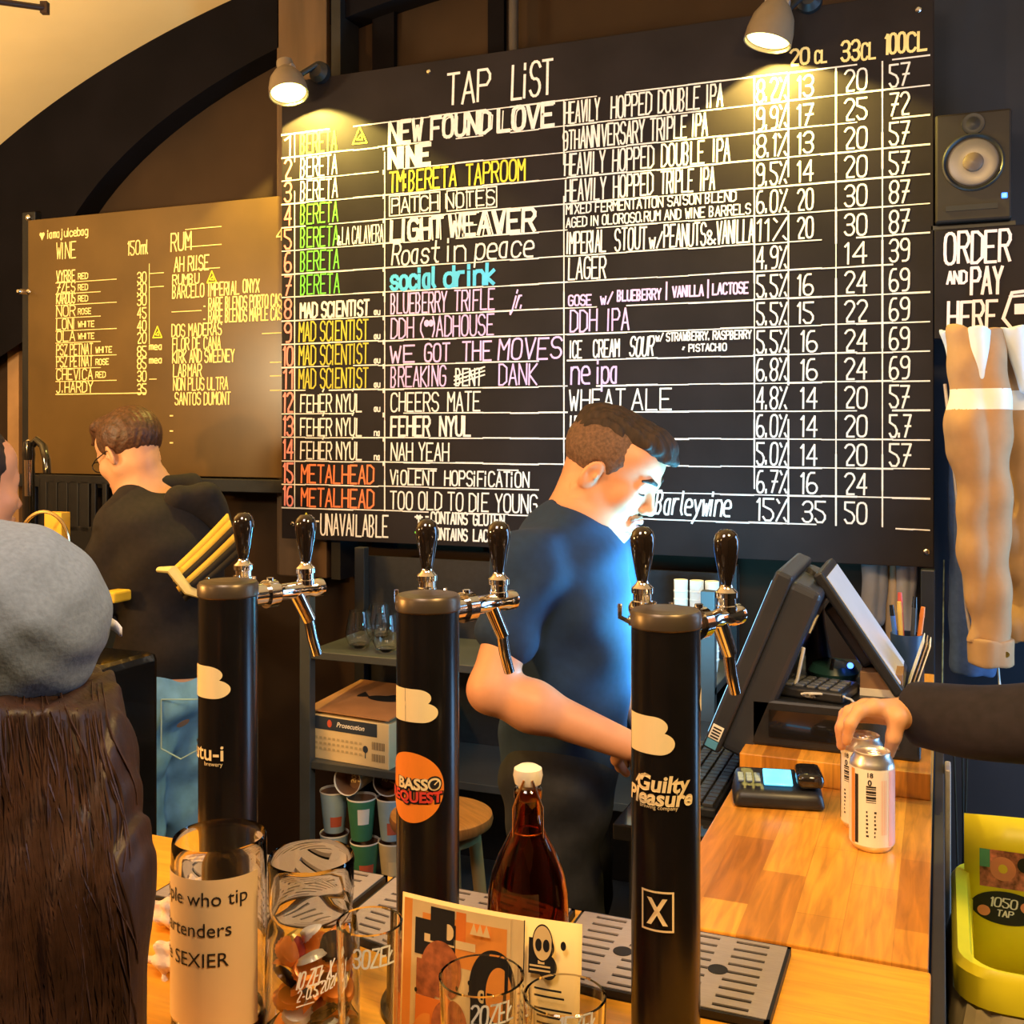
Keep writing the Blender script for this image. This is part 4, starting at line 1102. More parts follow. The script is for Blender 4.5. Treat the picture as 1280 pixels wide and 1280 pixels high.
ring_ = [(bX + .0142 * math.cos(t_), bY + .0142 * math.sin(t_), BAR + .236) for t_ in [2 * PI * i / 24 for i in range(24)]]
m.tube(ring_, .0012, 6, closed=True)
cdir = Vector((-bX, -bY, 0)).normalized(); sd = Vector((-cdir.y, cdir.x, 0))
for s_ in (-1, 1):
    e0 = Vector((bX, bY, 0)) + sd * s_ * .0145; 
    m.tube([Vector((bX, bY, zt)) + sd * s_ * .004 + cdir * .014, e0 + cdir * .009 + Vector((0, 0, BAR + .262)), e0 + cdir * .008 + Vector((0, 0, BAR + .242)), e0 + cdir * .012 + Vector((0, 0, BAR + .229)), e0 + cdir * .004 + Vector((0, 0, BAR + .231)), e0 + Vector((0, 0, BAR + .236))], .0012, 6)
m.build('wire_bail', mat('copper_wire', (.75, .42, .22), .25, 1.0), o)

# folded flyer standing on the bar
fY = .912; xL = pxr(497, fY); xF = pxr(655, fY); xR = pxr(723, fY); fh = .188
fl = thing('flyer', 'folded orange and cream flyer standing on the bar in front of the brown bottle', 'flyer', ((xL + xR) / 2, fY, BAR))
def flymap(x, z, off=0.0):
    bend = .010 * math.sin(PI * (x - xL) / (xR - xL)) if x < xF else .010 * math.sin(PI * (x - xL) / (xR - xL))
    return (x, fY - bend * .6 - off + (z - BAR) * .06, z)
m = M(); m.sheet(lambda u, v: flymap(xL + (xR - xL) * u, BAR + .001 + fh * v, 0), 24, 2)
pan = m.build('paper_panels', mat('flyer_cream', (.80, .56, .22), .7, var=.05), fl, solid=.0006)
m = M(); W_ = xF - xL
fm = [mat('flyer_orange', (.86, .30, .04), .7), ink, mat('flyer_rust', (.40, .11, .03), .7, var=.4, scale=120), mat('flyer_paper', (.82, .58, .25), .7), mat('flyer_deep_orange', (.80, .20, .02), .7)]
lay = [0]
def P(qs, mi):
    lay[0] += 1; k = .0006 + lay[0] * .00006
    qs = [[(xL + x * W_, BAR + z * fh) for x, z in q] for q in qs]; put(m, qs, lambda x, z: flymap(x, z, k), mi)
P(rect2(.02, .0, .985, .985, 10), 3); P(rect2(.10, .0, .90, .66, 8), 0); P(rect2(.02, .0, .09, .985), 0); P(rect2(.18, .70, .86, .93, 8), 0); P(disc2(.64, .72, .22, .16), 0); P(rect2(.12, .72, .46, .90, 4), 1); P(rect2(.25, .80, .45, .97, 3), 1); P(rect2(.46, .80, .54, .97), 4)
P([[(.30, .86), (.36, .86), (.31, .93)]], 3); P(disc2(.40, .86, .045, .04), 3); P(rect2(.20, .79, .62, .83, 4), 3); P(disc2(.34, .67, .16, .14), 2); P(rect2(.14, .52, .30, .70, 3), 2)
P(disc2(.77, .62, .20, .20), 1); P(rect2(.58, .44, .80, .62, 3), 1); P(disc2(.82, .61, .11, .135), 0); P(disc2(.68, .59, .035, .03), 3); P(disc2(.68, .59, .018, .015), 1); P(rect2(.72, .60, .84, .612, 2), 1)
P(rect2(.14, .0, .40, .52, 3), 4); P(disc2(.25, .32, .13, .12), 0); P(disc2(.42, .40, .14, .13), 2); P(disc2(.5, .15, .20, .13), 2); P(rect2(.60, .36, .84, .40, 2), 1); P(disc2(.62, .28, .09, .1), 1); P(disc2(.60, .30, .05, .05), 3); P(rect2(.82, .18, .90, .50), 1); P(disc2(.72, .1, .12, .1), 4)
for k in range(16): P(disc2(.14 + .7 * rng.random(), .05 + .6 * rng.random(), .012, .012, 8), 1)
for k in range(3): P([[(.58 + .05 * k, .88), (.61 + .05 * k, .94), (.64 + .05 * k, .88)]], 3)
P(rect2(.992, 0, 1.0, .995), 1)
# text panel
Wb = (xR - xF) / W_; bx_ = 1.03
P(rect2(bx_ + .0, .75, bx_ + .10, .92), 1); P(disc2(bx_ + .13, .88, .055, .05), 1); P(disc2(bx_ + .135, .79, .07, .06), 1)
P(disc2(bx_ + .10, .90, .075, .09), 1); P(disc2(bx_ + .10, .90, .068, .082), 3); P(rect2(bx_ + .07, .80, bx_ + .13, .86, 2), 3); P(disc2(bx_ + .072, .89, .024, .03), 1); P(disc2(bx_ + .128, .89, .024, .03), 1); P(disc2(bx_ + .25, .90, .02, .022), 1)
for z_ in (.765, .785): P(rect2(bx_ + .01, z_, bx_ + .16, z_ + .009), 3)
zz = .68
for k in range(13):
    if k in (2, 6): zz -= .025
    P(rect2(bx_ + .01, zz, bx_ + rng.uniform(.24, .36), zz + .010, 2), 2 if k > 6 else 1); zz -= .033
m.build('printing', fm, pan, smooth=False)

# crumpled napkin behind the tip jar
def nap(p, s_, label):
    P_, F_ = sdf([ell(p, (s_ * 1.3, s_, s_ * .75)), ell(Vector(p) + Vector((.02, .01, .004)), (s_ * .8, s_ * .7, s_ * .8))], .0025,
                 lambda x, y, z: .006 * np.sin(x * 210 + z * 120) * np.sin(y * 190 + x * 70) + .004 * np.sin(z * 330 + y * 140))
    m = M(); m.v = P_.tolist(); m.f = [tuple(q) for q in F_.tolist()]; m.m = [0] * len(m.f)
    m.build('crumpled_napkin', mat('napkin', (.80, .62, .45), .8), smooth=True, angle=30, label=label, cat='napkin', group='napkins left of the tip jar')
p = pZ(226, 1165, BAR); nap((p.x - .01, p.y + .01, BAR + .018), .026, 'upper crumpled pinkish napkin on the bar behind the tip jar')
p = pZ(222, 1215, BAR); nap((p.x - .005, p.y, BAR + .016), .022, 'lower crumpled napkin between the dark coat and the tip jar')

# ------------------------------------------------------------------ shelving under the tap list
sh_m = mat('shelf_grey_green', (.05, .055, .055), .45)
sx0 = pD(368, 800, 3.05).x; sy0 = 2.62; sx1 = -.52
o = thing('shelving_unit', 'dark metal shelving unit under the tap list holding glasses, a box and paper cups', 'shelf', ((sx0 + sx1) / 2, 2.88, 0))
for x_ in (sx0, sx1 - .035):
    for y_ in (sy0, 2.93):
        m = M(); m.box((x_, y_, 0), (x_ + .035, y_ + .03, bz0 - .01 if y_ > 2.7 else 1.30)); m.build('post', black_metal if y_ > 2.7 else sh_m, o, smooth=False, bevel=.002)
for z_ in (1.062, .745, .40):
    m = M(); m.box((sx0 + .02, sy0 + .005, z_ - .022), (sx1, 2.96, z_)); m.build('shelf_board', sh_m, o, smooth=False, bevel=.002)
m = M(); m.box((sx0 + .02, 2.962, .3), (sx1, 2.97, 1.30)); m.build('back_panel', black_plastic, o, smooth=False)
for px_, Y_, lab_ in ((449, 2.72, 'left stemless glass on the upper shelf under the tap list'), (483, 2.70, 'front right stemless glass on the upper shelf, beside the middle tower'), (474, 2.85, 'rear stemless glass standing behind the other two on the shelf')):
    x_ = pxr(px_, Y_); m = M()
    m.lathe([(0, 0), (.018, 0), (.030, .008), (.0395, .030), (.0400, .045), (.034, .085), (.030, .108), (.0285, .108), (.0325, .085), (.0385, .045), (.0375, .030), (.028, .012), (0, .008)], (x_, Y_, 1.062), n=36)
    m.build('stemless_glass', clear, label=lab_, cat='glass', group='stemless glasses on the shelf')
# cardboard box
R = Matrix.Rotation(math.radians(-5), 3, 'Z')
c0 = pD(388, 946, 3.10); c1 = pD(492, 966, 2.98); cx_ = (c0.x + c1.x) / 2; w_ = (c1 - c0).xy.length; by = (c0.y + c1.y) / 2 + .14
ab = (cx_, by, .745)
kraft = mat('kraft_card', (.42, .20, .08), .75, var=.1); box_side = mat('box_cream', (.78, .60, .32), .7, var=.05)
o = thing('cardboard_box', 'cream and brown cardboard box on the middle shelf, lid half open', 'box', ab)
m = M(); hb = .128
m.box((cx_ - w_ / 2, by - .14, .745), (cx_ + w_ / 2, by + .13, .745 + hb), R=R, about=ab); m.build('box_body', [box_side], o, smooth=False, bevel=.002)
m = M(); L3 = Matrix.Rotation(math.radians(9), 3, 'X')
vs = [Vector((sx_, sy_, 0)) for sx_, sy_ in ((-w_ / 2 - .004, -.145), (w_ / 2 + .004, -.145), (w_ / 2 + .004, .135), (-w_ / 2 - .004, .135))]
q = [Vector(ab) + R @ (v_ + Vector((0, 0, hb + .006 + (.030 if v_.y > 0 else .004) ))) for v_ in vs]
m.add([*q, *[a + Vector((0, 0, .004)) for a in q]], [(3, 2, 1, 0), (4, 5, 6, 7), (0, 1, 5, 4), (1, 2, 6, 5), (2, 3, 7, 6), (3, 0, 4, 7)])
lid = m.build('lid', kraft, o, smooth=False, label='brown lid with a dark fish print')
m = M(); bl = lambda x, y: Vector(ab) + R @ Vector((x, y, hb + .0114 + (.004 + .026 * (y + .145) / .28)))
put(m, disc2(.03, .0, .055, .022), bl); put(m, [[(-.02, .0), (-.06, .035), (-.065, .0), (-.06, -.01)]], bl); put(m, [[(.02, .02), (.05, .045), (.06, .02)]], bl); m.build('fish_print', ink, lid, smooth=False)
m = M(); ff = lambda x, z: Vector(ab) + R @ Vector((x, -.1412, z)); k_ = w_
put(m, rect2(-k_ * .49, hb * .68, k_ * .36, hb * .97, 2), ff, 0)
ff2 = lambda x, z: Vector(ab) + R @ Vector((x, -.1420, z))
putfont(m, fontmesh('Prosecution', .020, 'CENTER', .0004, .3), ff2, .01, hb * .78, 1); put(m, disc2(-k_ * .22, hb * .83, .008, .011), ff2, 2)
for i in range(3):
    for j in range(12): put(m, rect2(-k_ * .46 + j * k_ * .055, hb * (.22 + .12 * i), -k_ * .46 + j * k_ * .055 + k_ * .032, hb * (.22 + .12 * i) + .007), ff, 3)
put(m, disc2(k_ * .22, hb * .38, .009, .010), ff, 0); put(m, rect2(k_ * .215, hb * .18, k_ * .225, hb * .34), ff, 0)
for z_ in (.14, .40):
    for j in range(9): put(m, rect2(k_ * .30 + j * k_ * .018, hb * z_, k_ * .30 + j * k_ * .018 + .002 + .001 * (j % 2), hb * (z_ + .17)), ff, 4)
m.build('printing', [mat('print_navy', (.03, .04, .06), .7), white_paint, mat('print_red', (.65, .10, .05), .7), mat('print_tan', (.55, .42, .22), .7), mat('print_brown', (.2, .14, .08), .7)], o, smooth=False)
# paper cups
rimw = mat('cup_white', (.82, .80, .74), .6); inb = mat('cup_brown', (.22, .12, .07), .7)
def cup(p, axis, body_c, sleeve, label, group='paper cups on the low shelf'):
    o = thing('paper_cup', label, 'paper cup', p, group); mb = mat('cup_paper', body_c, .6)
    m = M(); m.lathe([(0, 0), (.029, 0), (.030, .002), (.0415, .116)], p, axis, 32, cap1=False); m.build('cup_wall', mb, o)
    m = M(); m.lathe([(.0410, .116), (.0428, .116), (.0432, .1185), (.0424, .1205), (.0408, .119), (.0405, .112)], p, axis, 32, cap0=False, cap1=False); m.build('rim', rimw, o, label='white rolled rim')
    m = M(); m.lathe([(.0404, .114), (.034, .060), (.0, .060)], p, axis, 32, cap0=False); ins = m.build('inside', inb, o)
    if sleeve:
        q = Vector((0, 0, 1)).rotation_difference(Vector(axis)); m = M()
        if axis[2] > .9:
            a0 = math.atan2(-p[1], -p[0]) + .15
            for (za, zb, da, mi) in sleeve:
                for i in range(6):
                    def pt(f, z): a = a0 - da + 2 * da * f; r_ = .030 + .0115 * (z - .002) / .114 + .0006; return (p[0] + r_ * math.cos(a), p[1] + r_ * math.sin(a), p[2] + z)
                    m.add([pt(i / 6, za), pt((i + 1) / 6, za), pt((i + 1) / 6, zb), pt(i / 6, zb)], [(0, 1, 2, 3)], mi)
        else:
            for k, txt in enumerate(('1.ca', '50zt')):
                fx = lambda x, z: Vector(p) + q @ Vector((z, x, .0608)); putfont(m, fontmesh(txt, .022, 'CENTER', .0006), fx, 0, .006 - k * .022, 0)
        m.build('cup_print', [cream_print, mat('cup_red', (.6, .12, .06), .6), rimw], o, smooth=False)
ck = lambda px_, z, d_=3.12: Vector((pD(px_, 1000, d_).x, pD(px_, 1000, d_).y, z))
blue_c = (.40, .56, .66); green_c = (.05, .22, .12); tan_c = (.72, .60, .36)
cup(ck(418, .40), (0, 0, 1), blue_c, None, 'pale blue paper cup at the bottom of the left stack')
cup(ck(418, .525), (0, 0, 1), blue_c, [(.02, .05, .5, 1)], 'pale blue paper cup on top of the left stack, red mark on its side')
cup(ck(456, .40, 3.06), (0, 0, 1), green_c, [(.02, .06, .6, 1)], 'green paper cup at the bottom of the middle stack')
cup(ck(452, .525, 3.06), (0, 0, 1), green_c, [(.05, .095, .45, 2)], 'green paper cup on top of the middle stack with a white label')
cup(ck(491, .40, 3.06), (0, 0, 1), tan_c, [(.03, .07, .5, 0)], 'tan paper cup at the bottom of the right stack')
cup(ck(489, .525, 3.06), (0, 0, 1), blue_c, [(.02, .055, .5, 1)], 'pale blue paper cup on top of the right stack')
pa = ck(446, .689, 3.10); dv = Vector((.05, -1, .12)).normalized(); cup(pa - dv * .06, tuple(dv), (.75, .70, .6), [1], 'paper cup lying on its side, mouth to us, left of two')
pa = ck(487, .689, 3.10); dv = Vector((.45, -1, .10)).normalized(); cup(pa - dv * .06, tuple(dv), (.75, .70, .6), [1], 'paper cup lying on its side, half turned away, right of two')
# tall white cup stacks on the upper shelf
for px_, lab_ in ((851, 'white paper cup stack at the left behind the right tower'), (871, 'white paper cup stack in the middle behind the right tower'), (890, 'white paper cup stack at the right, beside the tap handle')):
    x_ = pxr(px_, 2.80); m = M(); prof = [(0, 0), (.014, 0)]
    for k in range(9): prof += [(.0185, .03 + k * .022), (.0195, .031 + k * .022), (.0195, .034 + k * .022), (.0182, .035 + k * .022)]
    m.lathe(prof + [(.0185, .238), (0, .238)], (x_, 2.80, 1.062), n=24)
    m.build('cup_stack', rimw, label=lab_, cat='paper cups', group='white cup stacks behind the right tower')

# stool
sx_, sy_ = -1.16, 2.40; sz = .745
o = thing('bar_stool', 'round wooden bar stool behind the middle tap tower', 'stool', (sx_, sy_, 0))
m = M(); m.lathe([(0, sz - .035), (.115, sz - .035), (.127, sz - .028), (.13, sz - .016), (.127, sz - .004), (.118, sz), (0, sz)], (sx_, sy_, 0), n=48); m.build('seat', wood_stool, o)
m = M(); m.lathe([(.09, sz - .065), (.095, sz - .065), (.095, sz - .035), (.09, sz - .035)], (sx_, sy_, 0), n=32); m.build('apron', wood_pale, o)
for k in range(4):
    a = PI / 4 + k * PI / 2; dx, dy = math.cos(a), math.sin(a)
    m = M(); m.tube([(sx_ + .085 * dx, sy_ + .085 * dy, sz - .04), (sx_ + .16 * dx, sy_ + .16 * dy, 0)], [.017, .015], 12); m.build('leg', wood_pale, o)
m = M(); m.tube([(sx_ + .135 * math.cos(t_), sy_ + .135 * math.sin(t_), .24) for t_ in [2 * PI * i / 32 for i in range(32)]], .009, 8, closed=True); m.build('foot_ring', steel, o)

# ------------------------------------------------------------------ right wall: speaker, sign, clothes, bin
sp0 = pxr(1169, 2.97); sp1 = pxr(1265, 2.97); zt, zb = H + .815, H + .535; cxs = (sp0 + sp1) / 2
spk = thing('speaker', 'grey studio speaker with a silver cone and blue light above the order sign', 'speaker', (cxs, 3.06, zb))
m = M(); m.box((sp0, 2.97, zb), (sp1, 3.17, zt)); m.build('cabinet', mat('speaker_grey', (.020, .0155, .0125), .5, spec=.25), spk, smooth=False, bevel=.006)
fz = zb + .150
m = M(); m.lathe([(.074, 0), (.074, .004), (.070, .006), (.066, .002), (.060, -.004), (.058, -.001), (.052, .0)], (cxs + .0, 2.97, fz), (0, -1, 0), 48, cap0=False, cap1=False); m.build('surround', black_plastic, spk)
m = M(); m.lathe([(.060, .0015), (.056, .003), (.024, .0005)], (cxs, 2.969, fz), (0, -1, 0), 48, cap0=False, cap1=False); m.build('cone', mat('silver_cone', (.13, .115, .11), .35, .4), spk, label='silver grey cone')
m = M(); m.lathe([(.025, .001), (.023, .006), (.014, .011), (0, .013)], (cxs, 2.969, fz), (0, -1, 0), 32, cap0=False); m.build('dust_cap', mat('dust_cap', (.12, .085, .06), .4), spk)
m = M(); m.lathe([(.028, .001), (.027, .0035), (.020, .002), (.015, .003), (.008, .006), (0, .007)], (cxs, 2.969, zb + .248), (0, -1, 0), 32, cap0=False); m.build('tweeter', black_metal, spk)
m = M(); m.box((cxs - .065, 2.967, zb + .028), (cxs + .058, 2.972, zb + .042)); m.build('port_slot', ink, spk, smooth=False)
m = M(); m.box((cxs + .066, 2.966, zb + .052), (cxs + .080, 2.972, zb + .066)); m.build('indicator_lamp', mat('blue_led_speaker', (.03, .16, 1), .3, emit=3), spk, smooth=False, bevel=.002, label='bright blue light')
m = M(); m.box((sp0 - .01, 3.0, zb - .012), (sp1 + .01, 3.2, zb - .001)); m.build('speaker_bracket', black_metal, smooth=False, label='black wall bracket carrying the speaker', cat='bracket')
gx0 = pxr(1168, 2.975); gx1 = gx0 + .275; gz1 = H + .518; gz0 = H + .236
sg = thing('sign_board', 'black sign board reading order and pay here, under the speaker', 'sign', ((gx0 + gx1) / 2, 2.975, gz0))
m = M(); m.box((gx0, 2.975, gz0), (gx1, 2.995, gz1)); m.build('board_panel', board_black, sg, smooth=False, bevel=.002)
t = M(); ons = lambda x, z: (x, 2.9738, z)
lil = mat('chalk_pale_pink', (.90, .76, .84), .9, var=.05)
def fs_(txt, x0, yb, x1, hp, wd=.0075): free(txt, x0, yb, x1, hp, 0, wd, mm=t, Y=2.975, fn=ons)
fs_('ORDER', 1181, 330, 1262, 38); fs_('AND', 1184, 355, 1208, 15, .006); fs_('PAY', 1214, 368, 1252, 33); fs_('HERE', 1185, 414, 1245, 36)
hx = lambda a, b: (pY(a, b, 2.975).x, pY(a, b, 2.975).z)
put(t, ribbon([hx(1296, 362), hx(1265, 366), hx(1254, 398), hx(1268, 415), hx(1296, 414)], .008), ons)
put(t, rect2(hx(1268, 398)[0], hx(1268, 393)[1], hx(1290, 393)[0], hx(1268, 380)[1]), ons)
put(t, ribbon([hx(1262, 371), hx(1296, 368)], .006), ons)
t.build('lettering', lil, sg, smooth=False)
m = M(); m.box((gx0 + .05, 2.995, gz0 + .05), (gx1 - .05, 3.2, gz0 + .09)); m.build('sign_bracket', black_metal, smooth=False, label='black bracket holding the order sign off the wall', cat='bracket')

def wr_disp(amp, f, ang=0.0):
    return lambda x, y, z: amp * np.sin(x * f + z * 6 * math.cos(ang) + 1.5 * np.sin(z * 5)) + amp * .5 * np.sin(x * f * 2.1 + z * 9 + 1) + amp * .4 * np.sin(z * 38 + x * 30)
beige = mat('beige_cotton', (.44, .255, .125), .85, var=.08, scale=20, bump=.05)
cream_c = mat('pale_lining', (.70, .78, .86), .85, var=.06)
# beige jacket
jp = lambda x, y, d_=2.60: pD(x, y, d_)
def cutbox(z0, up, r=.4):
    """a flat cut above or below height z0"""
    c_ = jp(1240, 600); return ell((c_.x, c_.y, z0 + (1.0 if up else -1.0)), (1.6, 1.6, 1.0), None, k=.004, op='-')
def drape(amp, f, ph=0.0):
    def g(x, y, z):
        s_ = (x * C + y * S)
        a = np.abs(np.sin(s_ * f + ph + .9 * np.sin(z * 3.2 + ph)))
        return amp * (.55 - a) + amp * .35 * np.sin(z * 26 + s_ * 34 + ph) + amp * .2 * np.sin(z * 55 - s_ * 20)
    return g
jr = thing('jacket', 'beige jacket with a white chest stripe hanging under the order sign', 'jacket', (jp(1250, 420).x, jp(1250, 420).y, 1.25))
ztop = H + .245
stripe = lambda c_: [(1 if (jp(1200, 512).z < z_ < jp(1200, 487).z) else 0) for z_ in c_[:, 2]]
pr_ = [cap(jp(1226, 400, 2.60), jp(1226, 540, 2.58), .062, .064, k=.03), cap(jp(1226, 540, 2.58), jp(1236, 800, 2.58), .064, .046, k=.03), cap(jp(1212, 420), jp(1204, 560), .035, .03, k=.03), cutbox(jp(1236, 800, 2.58).z, False), cutbox(ztop, True)]
body('sleeve', pr_, .005, [beige, white_paint], jr, drape(.014, 34), midx=stripe)
zc0 = jp(1238, 830, 2.58).z; zc1 = jp(1238, 797, 2.58).z
body('cuff', [cap(jp(1238, 780, 2.58), jp(1240, 850, 2.58), .053, .053, k=.02), cutbox(zc0, False), cutbox(zc1, True)], .005, [beige], jr, drape(.003, 60))
m = M(); m.lathe([(.007, 0), (.007, .004), (0, .004)], jp(1258, 818, 2.532), (0, -1, 0), 14); m.build('button', brass, jr)
pr_ = [cap(jp(1300, 400, 2.66), jp(1306, 860, 2.66), .085, .105, k=.04), cap(jp(1262, 410, 2.66), jp(1272, 700, 2.66), .05, .05, k=.04), cutbox(ztop, True), cutbox(jp(1290, 800, 2.66).z, False)]
body('jacket_body', pr_, .006, [beige, white_paint], jr, drape(.018, 30, 1.0), midx=stripe)
pr_ = [cap(jp(1186, 400, 2.66), jp(1192, 452, 2.66), .026, .014, k=.03), cap(jp(1262, 400, 2.56), jp(1282, 486, 2.56), .034, .012, k=.03), cap(jp(1225, 400, 2.545), jp(1228, 470, 2.555), .030, .02, k=.03), cutbox(ztop, True)]
body('collar_lining', pr_, .005, [cream_c], jr, drape(.006, 60, .5))
m = M(); m.tube([jp(1181, 480, 2.62), jp(1190, 560, 2.60), jp(1200, 660, 2.60), jp(1208, 760, 2.60), jp(1214, 800, 2.60)], .004, 8); m.build('zip', steel, jr)
m = M(); h0 = Vector((jp(1250, 400, 2.7).x, 3.2, H + .22)); m.tube([h0, h0 + Vector((0, -.10, 0)), h0 + Vector((0, -.13, .0)), h0 + Vector((0, -.14, .03))], .006, 8); m.build('coat_hook', black_metal, label='black coat hook behind the order sign', cat='hook')
body('denim_shirt', [cap(pD(1214, 560, 2.84), pD(1216, 830, 2.84), .058, .060, k=.03), cutbox(pD(1216, 838, 2.84).z, False)], .006, [mat('denim_blue', (.10, .17, .34), .85, scale=60)], None, drape(.004, 60, 2), label='blue denim shirt hanging behind the beige jacket sleeve', cat='shirt')
m = M(); m.tube([pD(1247, 825, 2.6), pD(1250, 860, 2.6), pD(1251, 890, 2.6)], .003, 6); m.build('white_string', white_paint, label='thin white cord dangling below the jacket cuff', cat='cord')
m = M(); m.lathe([(0, 0), (.012, .004), (.014, .02), (.012, .05), (.006, .06), (0, .062)], pD(1178, 885, 2.7), n=18); m.tube([pD(1178, 885, 2.7) + Vector((0, 0, .06)), pD(1180, 700, 2.84)], .002, 6)
m.build('lanyard', mat('lanyard_multi', (.08, .12, .1), .4, var=.9, scale=40), label='dark lanyard with a small tag hanging by the black post', cat='lanyard')
# cloths on a rail behind the board's right end
m = M(); a = pxr(1060, 3.06); m.tube([(a, 3.09, bz0 + .03), (-.03, 3.09, bz0 + .03)], .008, 10); m.box((a, 3.08, bz0 + .02), (a + .012, 3.2, bz0 + .04)); m.box((-.042, 3.08, bz0 + .02), (-.03, 3.2, bz0 + .04)); m.build('rail', steel, label='steel hanging rail behind the lower right corner of the tap list', cat='rail')
for (x_, y1_, r_, d_, c_, lab_) in ((1092, 770, .034, 2.93, (.20, .19, .19), 'grey cloth hanging leftmost under the tap list corner'), (1113, 800, .016, 2.93, (.45, .32, .20), 'tan strap hanging in the middle under the tap list corner'), (1131, 785, .030, 2.93, (.28, .27, .28), 'pale grey cloth hanging rightmost under the tap list corner')):
    q_ = pD(x_, y1_, d_)
    body('hanging_cloth', [cap((q_.x, q_.y, bz0 + .05), q_, r_, r_ * .95, k=.02), cutbox(bz0 + .035, True), cutbox(q_.z, False)], .005, [mat('cloth_grey', c_, .9, var=.1)], None, drape(.008, 70, x_), label=lab_, cat='cloth', group='cloths hanging under the tap list')
m = M(); a = pxr(1151, 2.98); m.box((a, 2.96, 0), (a + .035, 2.995, bz0 - .002)); m.build('black_post', mat('post_blue_black', (.02, .024, .035), .35), smooth=False, bevel=.003, label='black square post under the right end of the tap list', cat='post')

# yellow bin
yel = mat('yellow_plastic', (.90, .74, .02), .38, var=.06)
bx, by_ = .253, 1.95; hw, hd = .235, .22; rimz = .895
bin_ = thing('waste_bin', 'tall yellow bin with stickers on its raised back flap at the right', 'bin', (bx, by_, 0))
def rrect(hw_, hd_, r_, z_, n=6):
    out = []
    for cx_, cy_, a0 in ((hw_ - r_, hd_ - r_, 0), (-hw_ + r_, hd_ - r_, PI / 2), (-hw_ + r_, -hd_ + r_, PI), (hw_ - r_, -hd_ + r_, 1.5 * PI)):
        for i in range(n + 1):
            a = a0 + PI / 2 * i / n; out.append((bx + cx_ + r_ * math.cos(a), by_ + cy_ + r_ * math.sin(a), z_))
    return out
def loft(m, rings, mi=0, closed_end=False):
    n = len(rings[0]); k = len(m.v)
    for r_ in rings: m.v.extend(r_)
    for j in range(len(rings) - 1):
        for i in range(n):
            i2 = (i + 1) % n; m.f.append((k + j * n + i, k + j * n + i2, k + (j + 1) * n + i2, k + (j + 1) * n + i)); m.m.append(mi)
    if closed_end: m.f.append(tuple(k + i for i in reversed(range(n)))); m.m.append(mi)
m = M(); loft(m, [rrect(.17, .16, .05, 0.0), rrect(.215, .20, .06, rimz - .16), rrect(.222, .207, .06, rimz - .05), rrect(.205, .19, .05, rimz - .05), rrect(.16, .15, .04, .02)], closed_end=True); m.build('bin_body', yel, bin_)
m = M(); loft(m, [rrect(.226, .212, .06, rimz - .062), rrect(.236, .222, .065, rimz - .058), rrect(.238, .224, .065, rimz - .012), rrect(.230, .216, .06, rimz), rrect(.212, .198, .05, rimz - .006), rrect(.206, .192, .05, rimz - .06)]); m.build('rim', yel, bin_)
m = M(); m.sheet(lambda u, v: (bx - .215 + .43 * u, by_ + .145 + .045 * v, rimz - .16 + .255 * v + .006 * math.sin(u * 3)), 6, 4); fp = m.build('back_flap', yel, bin_, solid=.006)
fmap = lambda u, v, off=.005: (bx - .215 + .43 * u, by_ + .145 + .045 * v - off, rimz - .16 + .255 * v + off * .2)
st = [mat('print_mix', (.70, .16, .10), .5, var=.95, scale=55), ink, mat('sticker_coral', (.85, .30, .16), .5), mat('sticker_blue', (.45, .60, .80), .5, var=.3, scale=40), white_paint, mat('sticker_yellow', (.9, .65, .05), .5), mat('sticker_green', (.10, .35, .20), .5)]
m = M(); put(m, rect2(.06, .53, .265, .78, 3), fmap, 0); f2 = lambda u, v: fmap(u, v, .0056)
put(m, disc2(.15, .66, .05, .08), f2, 2); put(m, disc2(.15, .66, .018, .03), lambda u, v: fmap(u, v, .006), 5); put(m, disc2(.235, .70, .03, .05), f2, 1); put(m, rect2(.06, .66, .10, .78), f2, 6); m.build('sticker', st, bin_, smooth=False, label='square colourful sticker')
m = M(); put(m, disc2(.16, .40, .135, .11), fmap, 1); f2 = lambda u, v: fmap(u, v, .0058)
put(m, lettering('1050', .10, .405, .20, .06, .007, .1), f2, 4); put(m, lettering('TAP', .125, .345, .185, .04, .006, .1), f2, 4); put(m, disc2(.245, .42, .03, .04), f2, 2); put(m, disc2(.075, .37, .025, .035), f2, 2); m.build('sticker', st, bin_, smooth=False, label='black oval sticker')
m = M(); put(m, rect2(.29, .64, .52, .93, 2), fmap, 2); put(m, rect2(.29, .36, .52, .64, 2), fmap, 3); f2 = lambda u, v: fmap(u, v, .0058)
put(m, rect2(.29, .85, .52, .92, 2), f2, 4); put(m, lettering('BEER', .31, .86, .44, .05, .010), lambda u, v: fmap(u, v, .0064), 2); put(m, lettering('SHOP', .31, .56, .46, .05, .010), f2, 4); m.build('sticker', st, bin_, smooth=False, label='tall coral and blue sticker')
lin = mat('bin_liner', (.74, .60, .36), .3, trans=.35, var=.2, scale=12, ior=1.2)
m = M(); rg = []
for k, z_ in enumerate((rimz - .062, rimz - .12, rimz - .22, rimz - .34, rimz - .42)):
    rr_ = rrect(.232 + .010 * (k > 0), .218 + .010 * (k > 0), .06, z_)
    rg.append([(x_ + .005 * math.sin(i * 1.7 + k * 1.1), y_ + .006 * math.cos(i * 2.3 + k), z__ + .02 * math.sin(i * .9) * (k == 4)) for i, (x_, y_, z__) in enumerate(rr_)])
loft(m, rg); m.build('liner', lin, bin_)

